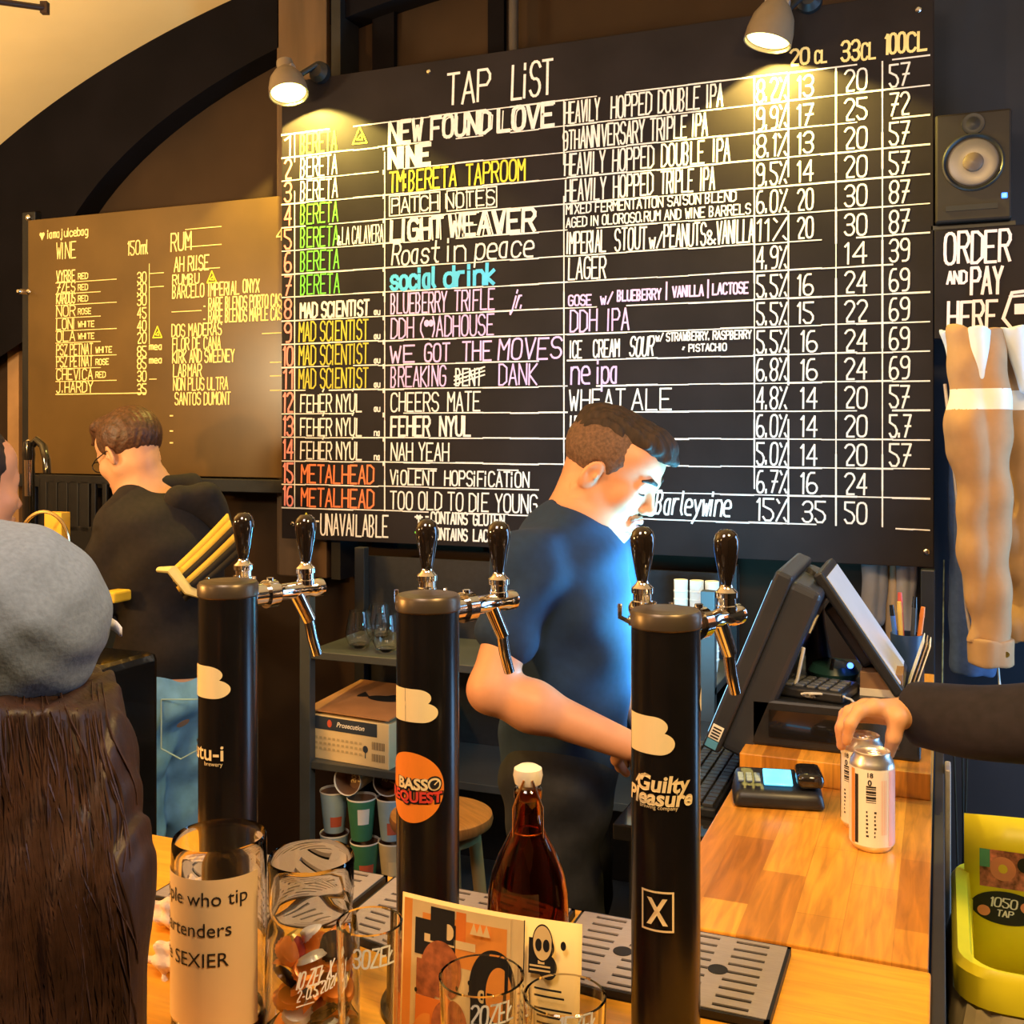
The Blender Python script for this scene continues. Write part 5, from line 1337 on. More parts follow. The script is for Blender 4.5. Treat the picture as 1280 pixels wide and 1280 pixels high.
# ------------------------------------------------------------------ back counter at the left
o = thing('back_counter', 'dark steel fronted work counter under the wine board at the left', 'counter', (-3.25, 2.66, 0))
m = M(); m.box((-3.75, 2.35, 1.18), (-2.70, 3.02, 1.22)); m.build('worktop', black_metal, o, smooth=False, bevel=.004)
m = M(); m.box((-3.73, 2.38, 0), (-2.72, 3.00, 1.18)); m.build('body_panel', mat('dull_steel', (.10, .10, .10), .4, .6), o, smooth=False)
m = M(); m.box((-2.722, 2.40, .86), (-2.712, 2.98, .88)); m.build('edge_strip', steel, o, smooth=False)
cr = thing('slatted_crate', 'black slatted crate standing on the back counter behind the leaning man', 'crate', (-2.95, 2.82, 1.22))
q0 = pD(48, 600, 3.84); q1 = pD(146, 600, 3.66); zt_ = H - (594 - HY) * 3.75 / F
m = M(); xv = (q1 - q0); xv.z = 0; Lc = xv.length; xv.normalize(); yv_ = Vector((-xv.y, xv.x, 0)); b0_ = Vector((q0.x, q0.y, 0))
def cb(a, b, z0, z1, y0=0, y1=.012): m.obox(b0_ + xv * (a + b) / 2 + yv_ * (y0 + y1) / 2 + Vector((0, 0, (z0 + z1) / 2)), xv, yv_, E3, (b - a, y1 - y0, z1 - z0))
cb(0, Lc, zt_ - .03, zt_); cb(0, Lc, 1.221, 1.36)
for k in range(8):
    a = Lc * k / 7.35
    if k < 5: cb(a, a + .042, 1.34, zt_ - .02)
    else: cb(a, a + .022, 1.34, zt_ - .02)
cb(0, Lc * .62, 1.3, zt_ - .02, .004, .010)
m.build('front_slats', black_metal, cr, smooth=False, bevel=.004)
m = M(); cb(0, .012, 1.221, zt_ - .02, 0, .10); cb(Lc - .012, Lc, 1.221, 1.36, 0, .10); cb(0, Lc, 1.221, 1.233, 0, .10); m.build('sides', black_metal, cr, smooth=False)
tp = thing('mixer_tap', 'black mixer tap with a bent spout in front of the slatted crate', 'tap', (pD(36, 600, 3.35).x, pD(36, 600, 3.35).y, 1.221))
b_ = pD(36, 600, 3.35); m = M(); m.lathe([(.03, 0), (.03, .01), (.018, .02), (.018, .38), (.020, .40), (.016, .44), (0, .445)], (b_.x, b_.y, 1.221), n=20); m.build('tap_body', black_gloss, tp)
m = M(); s0 = pD(40, 556, 3.35); m.tube([s0 + Vector((-.01, 0, -.01)), pD(46, 550, 3.35), pD(54, 558, 3.32), pD(58, 575, 3.3), pD(59, 592, 3.3)], .012, 10); m.build('spout', black_gloss, tp)
m = M(); s0 = pD(35, 575, 3.31); m.tube([s0, pD(35, 620, 3.31)], [.012, .010], 12); m.build('lever', chrome, tp)
bk = thing('ice_bucket', 'metal bucket with a thin brass hoop handle seen above the blue cap', 'bucket', (pD(55, 670, 2.98).x, pD(55, 670, 2.98).y, 1.221))
b_ = pD(55, 670, 2.98); m = M(); m.lathe([(0, .002), (.055, .002), (.058, .006), (.072, .14), (.075, .142), (.075, .148), (.070, .146), (.056, .012), (0, .010)], (b_.x, b_.y, 1.221), n=32); m.build('bucket_body', steel, bk)
m = M(); m.tube([b_ + E1 * (.070 * math.cos(t_)) + Vector((0, 0, 1.375 - b_.z + .095 * math.sin(t_))) for t_ in [PI * i / 20 for i in range(21)]], .005, 8); m.build('hoop_handle', brass, bk, label='brass hoop handle')
m = M(); b_ = pD(70, 655, 3.1); m.box((b_.x - .03, b_.y - .015, 1.221), (b_.x + .035, b_.y + .02, H - (640 - HY) * 3.1 / F)); m.build('yellow_carton', mat('yellow_carton', (.80, .48, .05), .6), smooth=False, bevel=.002, label='small yellow carton behind the brass hoop', cat='carton')
b_ = pD(128, 858, 2.62); m = M(); m.box((b_.x - .10, b_.y - .08, 0), (b_.x + .075, b_.y + .12, b_.z + .07)); m.build('black_box', black_gloss, smooth=False, bevel=.02, label='black box standing on the floor beside the jeans', cat='box')
b_ = pD(107, 858, 2.30); m = M(); m.lathe([(0, 0), (.012, 0), (.013, .07), (.006, .09), (0, .091)], (b_.x, b_.y, b_.z - .04), n=16); m.tube([(b_.x, b_.y, 0), (b_.x, b_.y, b_.z - .03)], .008, 8)
m.build('red_torch', mat('red_plastic', (.80, .12, .05), .4), label='red capped stick standing beside the brown hair', cat='stick')
m = M(); b_ = pD(142, 744, 2.95); m.box((b_.x - .03, b_.y - .02, 1.221), (b_.x + .02, b_.y + .05, 1.252)); m.build('yellow_tub', mat('yellow_tub', (.75, .5, .04), .5), smooth=False, bevel=.006, label='yellow tub on the back counter under the leaning man', cat='tub')
# ------------------------------------------------------------------ people
def head_prims(c, R, s=1.0, neck_to=None, jaw=1.0, nr=.055):
    c = Vector(c); A = lambda x, y, z: c + R @ (Vector((x, y, z)) * s)
    p = []
    p.append(ell(A(-.018, 0, .036), (.100 * s, .077 * s, .084 * s), R, k=.02 * s))
    p.append(ell(A(.030, 0, -.030), (.062 * s, .060 * s, .078 * s), R, k=.03 * s))
    p.append(ell(A(.045, 0, .050), (.050 * s, .060 * s, .046 * s), R, k=.03 * s))
    for y in (-1, 1):
        p.append(cap(A(-.005, y * .052, -.052), A(.058, y * .020, -.098), .018 * s, .016 * s, k=.03 * s))
        p.append(ell(A(.058, y * .040, -.026), .022 * s, None, k=.025 * s))
        p.append(cap(A(.080, y * .040, .016), A(.092, y * .010, .018), .009 * s, .010 * s, k=.014 * s))
    p.append(ell(A(.074, 0, -.102), (.020 * s, .022 * s, .018 * s), R, k=.02 * s))
    for y in (-1, 1):
        p.append(ell(A(.100, y * .033, -.002), (.015 * s, .018 * s, .011 * s), R, k=.014 * s, op='-'))
        p.append(ell(A(.0760, y * .032, -.003), .0132 * s, None, k=.006 * s))
        p.append(cap(A(.080, y * .020, .006), A(.076, y * .045, .004), .0062 * s, .005 * s, k=.008 * s))
    p.append(cap(A(.089, 0, .010), A(.108, 0, -.034), .0082 * s, .0098 * s, k=.012 * s))
    p.append(ell(A(.110, 0, -.038), (.0105 * s, .0105 * s, .0085 * s), R, k=.008 * s))
    for y in (-1, 1):
        p.append(ell(A(.0985, y * .0125, -.042), (.0105 * s, .0072 * s, .0075 * s), R, k=.006 * s))
    p.append(cap(A(.091, -.017, -.0685), A(.099, 0, -.0665), .006 * s, .0075 * s, k=.008 * s)); p.append(cap(A(.099, 0, -.0665), A(.091, .017, -.0685), .0075 * s, .006 * s, k=.008 * s))
    p.append(cap(A(.088, -.014, -.080), A(.095, 0, -.0805), .0065 * s, .008 * s, k=.008 * s)); p.append(cap(A(.095, 0, -.0805), A(.088, .014, -.080), .008 * s, .0065 * s, k=.008 * s))
    p.append(ell(A(.104, 0, -.0737), (.012 * s, .024 * s, .0022 * s), R, k=.004 * s, op='-'))
    for y in (-1, 1):
        tilt = R @ Matrix.Rotation(math.radians(18), 3, 'Y') @ Matrix.Rotation(y * math.radians(-20), 3, 'Z')
        p.append(ell(A(-.016, y * .080, -.010), (.019 * s, .0065 * s, .032 * s), tilt, k=.006 * s))
        p.append(ell(A(-.012, y * .087, -.008), (.011 * s, .006 * s, .020 * s), tilt, k=.005 * s, op='-'))
        p.append(ell(A(-.004, y * .083, -.012), (.004 * s, .005 * s, .007 * s), tilt, k=.004 * s))
    if neck_to is not None:
        p.append(cap(A(-.038, 0, -.045), Vector(neck_to), nr * s, nr * 1.15 * s, k=.035 * s))
    return p, A


def hand_prims(wrist, fwd, palm, curl=(.5, .5, .5, .5), thumb=.4, left=False, s=1.0, spread=.0):
    """palm: the direction the palm faces"""
    f = Vector(fwd).normalized(); n = Vector(palm).normalized(); n = (n - f * n.dot(f)).normalized(); sd = f.cross(n) * (-1 if left else 1)
    w_ = Vector(wrist); p = []
    base = []
    for i, (o_, L_) in enumerate(((.030, .086), (.010, .090), (-.010, .086), (-.029, .078))):
        k = w_ + f * L_ * s + sd * o_ * s; base.append(k)
        p.append(cap(w_ + f * .015 * s + sd * o_ * .6 * s, k, .0125 * s, .0105 * s, k=.014 * s))
    for i, (ln, r_) in enumerate(((.072, .0088), (.080, .009), (.074, .0086), (.058, .0076))):
        pos = base[i]; a = 0; dirv = (f + sd * (1.5 - i) * spread).normalized()
        for j, seg in enumerate((.45, .31, .24)):
            a += curl[i] * (1.0, 1.25, .8)[j]
            d = dirv * math.cos(a) + n * math.sin(a); q = pos + d * ln * seg * s
            p.append(cap(pos, q, r_ * (1 - .06 * j) * s, r_ * (1 - .06 * (j + 1)) * s, k=.004 * s)); pos = q
    t0 = w_ + f * .022 * s + sd * .022 * s + n * .006 * s; t1 = t0 + (f * .75 + sd * .75 + n * thumb).normalized() * .042 * s
    t2 = t1 + (f * 1.0 + sd * .25 + n * thumb * 1.4).normalized() * .032 * s; t3 = t2 + (f * 1.0 - sd * .05 + n * thumb * 1.6).normalized() * .026 * s
    p += [cap(t0, t1, .0135 * s, .0115 * s, k=.010 * s), cap(t1, t2, .0105 * s, .0095 * s, k=.005 * s), cap(t2, t3, .0095 * s, .0075 * s, k=.004 * s)]
    return p


skin = mat('skin_fair', (.66, .31, .165), .5, var=.05, scale=30)
skin_w = mat('skin_warm', (.62, .32, .18), .5, var=.05, scale=30)
lip_m = mat('lip_skin', (.48, .19, .15), .45, var=.05)
hair_brown = mat('hair_dark_brown', (.030, .016, .010), .75, var=.5, scale=90, stretch=(1, 1, .3), bump=.3)
hair_short = mat('hair_cropped', (.13, .068, .040), .7, var=.35, scale=160, bump=.2)
tee_m = mat('tshirt_navy', (.010, .030, .082), .9, var=.10, scale=60)
pants_m = mat('dark_trousers', (.016, .017, .022), .85, var=.2, scale=60)
shoe_m = mat('dark_shoes', (.02, .018, .016), .5)
def shoes(parent, feet, fw):
    for k, ft in enumerate(feet):
        ft = Vector(ft); f = Vector(fw).normalized(); 
        body('shoe', [cap(ft + Vector((0, 0, .045)) - f * .05, ft + f * .13 + Vector((0, 0, .038)), .042, .036), cap(ft + Vector((0, 0, .05)), ft + Vector((0, 0, .11)), .043, .045)], .008, [shoe_m], parent)

# ---- bartender
e1, e2, e3 = E1, E2, E3
ya = math.radians(9)
fw = (e1 * math.cos(ya) - e2 * math.sin(ya)).normalized()
pit = math.radians(27)
yh = math.radians(24); fh_ = (e1 * math.cos(yh) - e2 * math.sin(yh)).normalized()
hf = fh_ * math.cos(pit) - e3 * math.sin(pit); hu = fh_ * math.sin(pit) + e3 * math.cos(pit)
HR = rot_to(hf, hu)
lf = Vector((0, 0, 1)).cross(fw).normalized()            # the person's left, away from us
d0 = 2.2
hc = pD(766, 589, d0)
nb = pD(712, 672, d0)
hp, HA = head_prims(hc, HR, .98, neck_to=nb, nr=.060)
shN = pD(661, 706, d0 - .16); shF = pD(765, 695, d0 + .17)
elN = pD(614, 862, d0 - .25); wrN = pD(786, 932, d0 - .26)
elF = pD(790, 850, d0 + .20); wrF = pD(815, 930, d0 + .02)
chest = pD(716, 755, d0); belly = pD(708, 860, d0); pel = pD(700, 955, d0)
BR = rot_to(fw)
arms = [cap(shN, elN, .048, .041, k=.03), cap(elN, elN * .7 + wrN * .3, .041, .042, k=.02), cap(elN * .7 + wrN * .3, wrN, .042, .027, k=.03),
        cap(shF, elF, .050, .043, k=.04), cap(elF, wrF, .043, .028, k=.03)]
hnd = hand_prims(wrN, (wrN - elN).normalized() * .5 + e2 * .9, -e3 * .6 + e1 * .2, (.45, .5, .55, .6), left=False) + hand_prims(wrF, e2 * 1.0 - e3 * .3 - e1 * .15, -e3, (.35, .4, .45, .5), left=True)
hips = [pel - lf * .095, pel + lf * .095]; 
kn = [Vector((q.x, q.y, .50)) + fw * .02 for q in hips]; an = [Vector((q.x, q.y, .08)) - fw * .02 for q in hips]
torso = [ell(chest, (.110, .175, .20), BR, k=.05), ell(belly, (.118, .155, .16), BR, k=.06), ell(pel, (.112, .160, .11), BR, k=.05),
         cap(shN, nb - e3 * .01, .046, .046, k=.04), cap(shF, nb - e3 * .01, .046, .046, k=.04)]
legs = [cap(hips[i], kn[i], .082, .056, k=.04) for i in (0, 1)] + [cap(kn[i], an[i], .056, .040, k=.03) for i in (0, 1)] + [cap(an[i] - Vector((0, 0, .03)), an[i] - Vector((0, 0, .045)) + fw * .12, .036, .03, k=.03) for i in (0, 1)]
def lipsel(Afn_c, R_, s):
    Ri = np.array(R_)
    def f(c_):
        L_ = (c_ - np.array(Afn_c)) @ Ri / s
        return ((np.abs(L_[:, 1]) < .022) & (L_[:, 2] < -.060) & (L_[:, 2] > -.088) & (L_[:, 0] > .090)).astype(int)
    return f
bt = body('person', hp + arms + hnd + torso + legs, .0036, [skin, lip_m], None, midx=lipsel(hc, HR, 1.0),
          origin=(pel.x, pel.y, 0), label='man in a navy t shirt looking down behind the bar, one bare forearm across', cat='person')
# t-shirt
def seams(x, y, z):
    return .0035 * np.sin(z * 34 + x * 26 + y * 10) + .0025 * np.sin(z * 60 - x * 40) + .003 * np.sin(x * 52 + z * 18)
slv = elN * .70 + shN * .30; slF = elF * .70 + shF * .30
tee = [ell(nb - fw * .012 - e3 * .012, (.090, .100, .070), BR, k=.04), ell(chest, (.124, .190, .215), BR, k=.05), ell(belly, (.134, .170, .175), BR, k=.06), ell(pel + e3 * .03, (.128, .172, .10), BR, k=.05),
       cap(shN, nb - e3 * .006, .068, .070, k=.04), cap(shF, nb - e3 * .006, .068, .070, k=.04), cap(shN, shN * .25 + slv * .75, .064, .062, k=.03), cap(shF, shF * .25 + slF * .75, .064, .062, k=.03),
       ell(pD(713, 655, d0) + (e3 * .87 + fw * .49) * .080 + fw * .008, (.078, .112, .082), rot_to(fw * .87 - e3 * .49, fw * .49 + e3 * .87), k=.008, op='-'),
       cap(slv + (slv - shN).normalized() * .075, slv + (slv - shN).normalized() * .10, .062, .062, k=.008, op='-'),
       ell(pel - e3 * .145, (.3, .3, .10), BR, k=.01, op='-')]
body('t_shirt', tee, .0045, [tee_m], bt, seams)
trs = [ell(pel, (.124, .172, .105), BR, k=.04)] + [cap(hips[i], kn[i], .098, .078, k=.05) for i in (0, 1)] + [cap(kn[i], an[i] + e3 * .02, .076, .066, k=.03) for i in (0, 1)]
body('trousers', trs, .007, [pants_m], bt, seams)
shoes(bt, [Vector((a.x, a.y, 0)) for a in an], fw)
# cropped sides and longer top
def comb(A_, R_, a, f, swirl=30):
    c_ = A_(0, 0, 0); l_ = R_ @ Vector((0, 1, 0)); f_ = R_ @ Vector((1, 0, 0))
    def g(x, y, z):
        ly = (x - c_.x) * l_.x + (y - c_.y) * l_.y + (z - c_.z) * l_.z; lx = (x - c_.x) * f_.x + (y - c_.y) * f_.y + (z - c_.z) * f_.z
        return a * np.sin(ly * f + 2.2 * np.sin(lx * swirl)) + a * .7 * np.sin(ly * f * .47 + 3 * np.sin(lx * swirl * .7 + 1) + z * 60) + a * .5 * np.sin(lx * f * .35)
    return g
def hair_noise(a, f): return lambda x, y, z: a * np.sin(x * f + z * f * .7) * np.sin(y * f * .9 + z * f * .5) + a * .6 * np.sin(x * f * 2.1 + 1) * np.sin(z * f * 1.7 + y * f)
sides = [ell(HA(-.020, 0, .036), (.1025, .0800, .086), HR, k=.01),
         ell(HA(.100, 0, -.060), (.105, .16, .118), HR, k=.01, op='-'), ell(HA(.105, 0, .03), (.066, .16, .075), HR, k=.01, op='-'),
         ell(HA(-.01, 0, -.115), (.16, .16, .09), HR, k=.01, op='-')]
for y in (-1, 1): sides.append(ell(HA(-.008, y * .085, -.012), (.026, .02, .034), HR, k=.006, op='-'))
body('hair_sides', sides, .003, [hair_short], bt, hair_noise(.0005, 300), label='closely cropped brown hair at the sides')
top = [ell(HA(-.020, 0, .082), (.092, .066, .047), HR, k=.02), ell(HA(.050, 0, .092), (.052, .055, .034), HR, k=.02), cap(HA(.068, .015, .094), HA(.108, .008, .078), .022, .009, k=.015),
       cap(HA(.064, -.020, .096), HA(.100, -.025, .080), .020, .008, k=.012), cap(HA(.060, .04, .09), HA(.094, .044, .074), .018, .008, k=.012), ell(HA(-.075, 0, .062), (.04, .055, .045), HR, k=.02)]
body('hair_top', top, .0026, [hair_brown], bt, comb(HA, HR, .0016, 520), label='longer dark brown hair swept forward on top')
# brows, beard, eyes
for y in (-1, 1):
    body('eyebrow', [cap(HA(.0985, y * .012, .0205), HA(.0930, y * .034, .0265), .0046, .0046, k=.004), cap(HA(.0930, y * .034, .0265), HA(.0800, y * .050, .0215), .0046, .0028, k=.004)], .0014, [hair_brown], bt)
    m = M(); m.tube([HA(.0760 + .0146 * math.cos(a_), y * (.032 + .0146 * math.sin(a_)), -.003 - .0134 * .34) for a_ in [math.radians(q_) for q_ in (-50, -20, 8, 36, 60)]], [.0008, .0016, .0018, .0016, .0008], 6); m.build('eyelashes', hair_brown, bt)
stub = [ell(HA(.074, 0, -.100), (.0215, .0245, .0200), HR, k=.01), cap(HA(.030, -.040, -.088), HA(.070, -.015, -.104), .0155, .0165, k=.01), cap(HA(.030, .040, -.088), HA(.070, .015, -.104), .0155, .0165, k=.01),
        cap(HA(.0975, -.004, -.0585), HA(.089, -.020, -.066), .0042, .0042, k=.004), cap(HA(.0975, .004, -.0585), HA(.089, .020, -.066), .0042, .0042, k=.004)]
body('beard_stubble', stub, .002, [mat('stubble', (.30, .17, .11), .8, var=.3, scale=400)], bt, hair_noise(.0006, 700))

# ---- man in the dark hoodie
ym = math.radians(200)
fw2 = (-e1 * math.cos(math.radians(32)) + e2 * math.sin(math.radians(32))).normalized(); pit = math.radians(22)
hf = fw2 * math.cos(pit) - e3 * math.sin(pit); hu = fw2 * math.sin(pit) + e3 * math.cos(pit); HR2 = rot_to(hf, hu)
d0 = 3.2; lf2 = e3.cross(fw2).normalized()
hc2 = pD(161, 567, d0); nb2 = pD(186, 618, d0)
hp2, HA2 = head_prims(hc2, HR2, 1.0, neck_to=nb2, nr=.056)
ch2 = pD(208, 705, d0 - .02); wa2 = pD(210, 800, d0 - .02); pe2 = pD(206, 870, d0 - .02)
BR2 = rot_to(fw2)
sh2 = [pD(146, 660, d0 - .10), pD(260, 658, d0 + .10)]
el2 = [pD(120, 748, d0 - .15), pD(238, 770, d0 + .26)]; wr2 = [pD(92, 722, d0 - .10), pD(150, 716, d0 + .33)]
tors2 = [ell(ch2, (.115, .170, .21), BR2, k=.05), ell(wa2, (.110, .155, .16), BR2, k=.06), ell(pe2, (.115, .165, .11), BR2, k=.05)] + [cap(s_, nb2, .055, .058, k=.05) for s_ in sh2]
arm2 = [cap(sh2[i], el2[i], .048, .040, k=.04) for i in (0, 1)] + [cap(el2[i], wr2[i], .040, .028, k=.03) for i in (0, 1)]
hnd2 = hand_prims(wr2[0], (wr2[0] - el2[0]), -e3, (.5,) * 4, left=True) + hand_prims(wr2[1], (wr2[1] - el2[1]), -e3, (.5,) * 4)
hi2 = [pe2 + lf2 * .095, pe2 - lf2 * .095]; kn2 = [Vector((q.x, q.y, .50)) + fw2 * .03 for q in hi2]; an2 = [Vector((q.x, q.y, .08)) for q in hi2]
leg2 = [cap(hi2[i], kn2[i], .082, .056, k=.04) for i in (0, 1)] + [cap(kn2[i], an2[i], .056, .040, k=.03) for i in (0, 1)]
mn = body('person', hp2 + tors2 + arm2 + hnd2 + leg2, .0055, [skin_w, lip_m], None, midx=lipsel(hc2, HR2, 1.0), origin=(pe2.x, pe2.y, 0),
          label='man in a dark hoodie, jeans and glasses leaning away by the wine board', cat='person')
hood_m = mat('hoodie_charcoal', (.015, .011, .010), .9, var=.2, scale=70)
def folds(x, y, z): return .006 * np.sin(z * 22 + x * 20 + y * 9) + .004 * np.sin(z * 41 - x * 33 + 1)
hd = [ell(ch2, (.135, .190, .225), BR2, k=.04), ell(wa2, (.130, .168, .17), BR2, k=.05)] + [cap(s_, nb2 - e3 * .01, .070, .068, k=.05) for s_ in sh2]
hd += [cap(sh2[i], el2[i], .066, .058, k=.022) for i in (0, 1)] + [cap(el2[i], el2[i] * .2 + wr2[i] * .8, .058, .048, k=.04) for i in (0, 1)]
hd += [cap(nb2 + e3 * .03 + fw2 * .02, nb2 + e3 * .2 + fw2 * .12, .062, .08, k=.01, op='-'), ell(pe2 - e3 * .122, (.3, .3, .11), BR2, k=.01, op='-')]
body('hoodie', hd, .006, [hood_m], mn, folds)
hq = [cap(pD(222, 622, d0 - .06), pD(262, 640, d0 + .02), .045, .05, k=.04), cap(pD(255, 622, d0 - .02), pD(278, 660, d0 + .04), .040, .035, k=.04), cap(pD(200, 606, d0 - .03), pD(240, 606, d0 + .04), .030, .035, k=.03)]
body('hood', hq, .006, [hood_m], mn, folds)
jean_m = mat('blue_jeans', (.17, .38, .62), .85, var=.18, scale=22, bump=.05)
jn = [ell(pe2, (.128, .178, .105), BR2, k=.04)] + [cap(hi2[i], kn2[i], .104, .080, k=.05) for i in (0, 1)] + [cap(kn2[i], an2[i], .078, .070, k=.03) for i in (0, 1)] + [ell(pe2 + e3 * .13, (.3, .3, .055), BR2, k=.006, op='-')]
jo = body('jeans', jn, .006, [jean_m], mn, lambda x, y, z: .006 * np.sin(z * 26 + x * 34) + .004 * np.sin(z * 47 - y * 30))
m = M()
pc = pD(226, 905, d0 - .175)
for a, b in (((-.055, .07), (-.055, -.07)), ((-.055, -.07), (.0, -.10)), ((.0, -.10), (.055, -.07)), ((.055, -.07), (.055, .07)), ((.055, .07), (-.055, .07))):
    m.tube([pc + e1 * a[0] + e3 * a[1], pc + e1 * b[0] + e3 * b[1]], .0022, 6)
m.build('pocket_seam', mat('seam_pale', (.30, .48, .58), .8), jo)
shoes(mn, [Vector((a.x, a.y, 0)) for a in an2], fw2)
hr = [ell(HA2(-.022, 0, .046), (.108, .086, .092), HR2, k=.02), ell(HA2(.05, 0, .11), (.06, .06, .03), HR2, k=.02), cap(HA2(.07, .02, .095), HA2(.115, .02, .075), .022, .010, k=.02), cap(HA2(.07, -.02, .095), HA2(.11, -.03, .075), .022, .010, k=.02),
      ell(HA2(.110, 0, -.055), (.105, .16, .118), HR2, k=.012, op='-'), ell(HA2(.115, 0, .02), (.055, .16, .05), HR2, k=.01, op='-'), ell(HA2(-.01, 0, -.135), (.16, .16, .085), HR2, k=.01, op='-')]
for y in (-1, 1): hr.append(ell(HA2(-.004, y * .090, -.014), (.030, .026, .036), HR2, k=.006, op='-'))
body('hair', hr, .0035, [mat('hair_warm_brown', (.070, .028, .012), .5, var=.5, scale=90, bump=.3)], mn, comb(HA2, HR2, .0010, 480))
m = M()
for y in (-1, 1):
    cn_ = HA2(.104, y * .034, -.004); m.tube([cn_ + HR2 @ Vector((0, .022 * math.cos(t_), .017 * math.sin(t_))) for t_ in [2 * PI * i / 20 for i in range(20)]], .0016, 6, closed=True)
    m.tube([HA2(.103, y * .056, .002), HA2(.06, y * .074, .004), HA2(-.01, y * .083, .006), HA2(-.028, y * .082, -.008)], .0018, 6)
m.tube([HA2(.104, -.012, 0), HA2(.109, 0, .003), HA2(.104, .012, 0)], .0016, 6)
m.build('eyeglasses', black_metal, mn)
# striped sash at the man's back
str_m = [mat('sash_yellow', (.78, .48, .06), .8), mat('sash_black', (.02, .016, .012), .8), mat('sash_pale', (.70, .58, .25), .8)]
m = M(); dS = 2.90
cA = (pD(212, 714, dS), pD(284, 642, dS)); 
def sash(u, v):
    top_ = cA[0] * (1 - u) + cA[1] * u; off = pD(232, 752, dS) - pD(212, 714, dS); off2 = pD(304, 690, dS) - pD(284, 642, dS)
    return top_ + (off * (1 - u) + off2 * u) * v + e2 * (.02 * math.sin(u * 3) - .012 * math.sin(v * PI))
n_ = 12
for j, mi in enumerate((0, 0, 1, 0, 1, 1)):
    m.sheet(lambda u, v: sash(u, (j + v) / 6), n_, 1, mi)
m.tube([pD(200, 712, dS - .01), pD(215, 712, dS - .02), pD(235, 738, dS - .02), pD(252, 744, dS - .01)], [.014, .020, .018, .014], 10, 2, flat=.4)
m.build('striped_sash', str_m, mn, solid=.006, label='yellow sash with black stripes')

# ---- customer in the blue cap
dW = .85
hcw = pD(-45, 827, dW)
fw3 = (e2 * .22 - e1 * .97).normalized(); HR3 = rot_to(fw3)
nb3 = hcw - e3 * .14 - e1 * .005; lf3 = e3.cross(fw3)
hp3, HA3 = head_prims(hcw, HR3, .88, neck_to=nb3, nr=.05)
ch3 = Vector((nb3.x, nb3.y, nb3.z - .22)) - fw3 * .01; wa3 = Vector((nb3.x, nb3.y, 1.00)); pe3 = Vector((nb3.x, nb3.y, .88)) - fw3 * .01
sh3 = [nb3 - lf3 * .115 - e3 * .075, nb3 + lf3 * .13 - e3 * .075]
el3 = [sh3[0] - e3 * .27 + lf3 * .025, sh3[1] - e3 * .27 + lf3 * .02]; wr3 = [el3[0] + fw3 * .16 - e3 * .12, el3[1] + fw3 * .14 - e3 * .14]
hi3 = [pe3 - lf3 * .062, pe3 + lf3 * .075]; kn3 = [Vector((q.x, q.y, .46)) for q in hi3]; an3 = [Vector((q.x, q.y, .08)) for q in hi3]
tb3 = [ell(ch3, (.090, .118, .18), HR3, k=.06), ell(wa3, (.085, .105, .15), HR3, k=.06), ell(pe3, (.10, .115, .12), HR3, k=.05)] + [cap(s_, nb3, .042, .046, k=.05) for s_ in sh3]
ab3 = [cap(sh3[i], el3[i], .038, .033, k=.04) for i in (0, 1)] + [cap(el3[i], wr3[i], .033, .025, k=.03) for i in (0, 1)]
lb3 = [cap(hi3[i], kn3[i], .075, .052, k=.04) for i in (0, 1)] + [cap(kn3[i], an3[i], .052, .036, k=.03) for i in (0, 1)]
hb3 = hand_prims(wr3[0], wr3[0] - el3[0], lf3, (.3,) * 4, s=.9) + hand_prims(wr3[1], wr3[1] - el3[1], -lf3, (.3,) * 4, left=True, s=.9)
wo = body('person', hp3 + tb3 + ab3 + lb3 + hb3, .006, [skin], None, origin=(pe3.x, pe3.y, 0), label='customer seen from behind in a grey blue cap with long brown hair', cat='person')
coat_m = mat('dark_coat', (.016, .010, .012), .95, var=.45, scale=30, bump=.2)
co = [ell(ch3, (.136, .135, .21), HR3, k=.06), ell(wa3, (.140, .125, .18), HR3, k=.06), ell(pe3, (.132, .130, .18), HR3, k=.06)] + [cap(s_, nb3 - e3 * .02, .058, .054, k=.05) for s_ in sh3]
co += [cap(sh3[i], el3[i], .056, .052, k=.05) for i in (0, 1)] + [cap(el3[i], wr3[i], .050, .040, k=.04) for i in (0, 1)]
body('coat', co, .005, [coat_m], wo, folds)
body('trousers', [ell(pe3 - e3 * .06, (.11, .125, .11), HR3, k=.04)] + [cap(hi3[i], kn3[i], .086, .064, k=.04) for i in (0, 1)] + [cap(kn3[i], an3[i], .062, .05, k=.03) for i in (0, 1)], .009, [pants_m], wo)
shoes(wo, [Vector((a.x, a.y, 0)) for a in an3], fw3)
cap_m = mat('cap_grey_blue', (.17, .215, .30), .9, var=.12, scale=220, bump=.10)
cR = Matrix.Rotation(math.radians(13), 3, E2) @ HR3      # worn low over the forehead
cc3 = pD(-36, 772, dW)
cpd = [ell(cc3, (.108, .090, .077), cR, k=.02), ell(cc3 + Vector((0, 0, .010)) + E1 * .02, (.084, .078, .064), None, k=.02), ell(cc3 - cR @ Vector((0, 0, .30)), (2.0, 2.0, .261), cR, k=.006, op='-')]
cpo = body('cap', cpd, .0026, [cap_m], wo, lambda x, y, z: .0014 * np.sin(z * 150 + x * 60) * np.sin(x * 80 + y * 70) + .0012 * np.sin(z * 95 + (x * C + y * S) * 50))
body('peak', [ell(cc3 + cR @ Vector((.135, 0, -.034)), (.075, .070, .006), cR, k=.01)], .003, [cap_m], cpo)
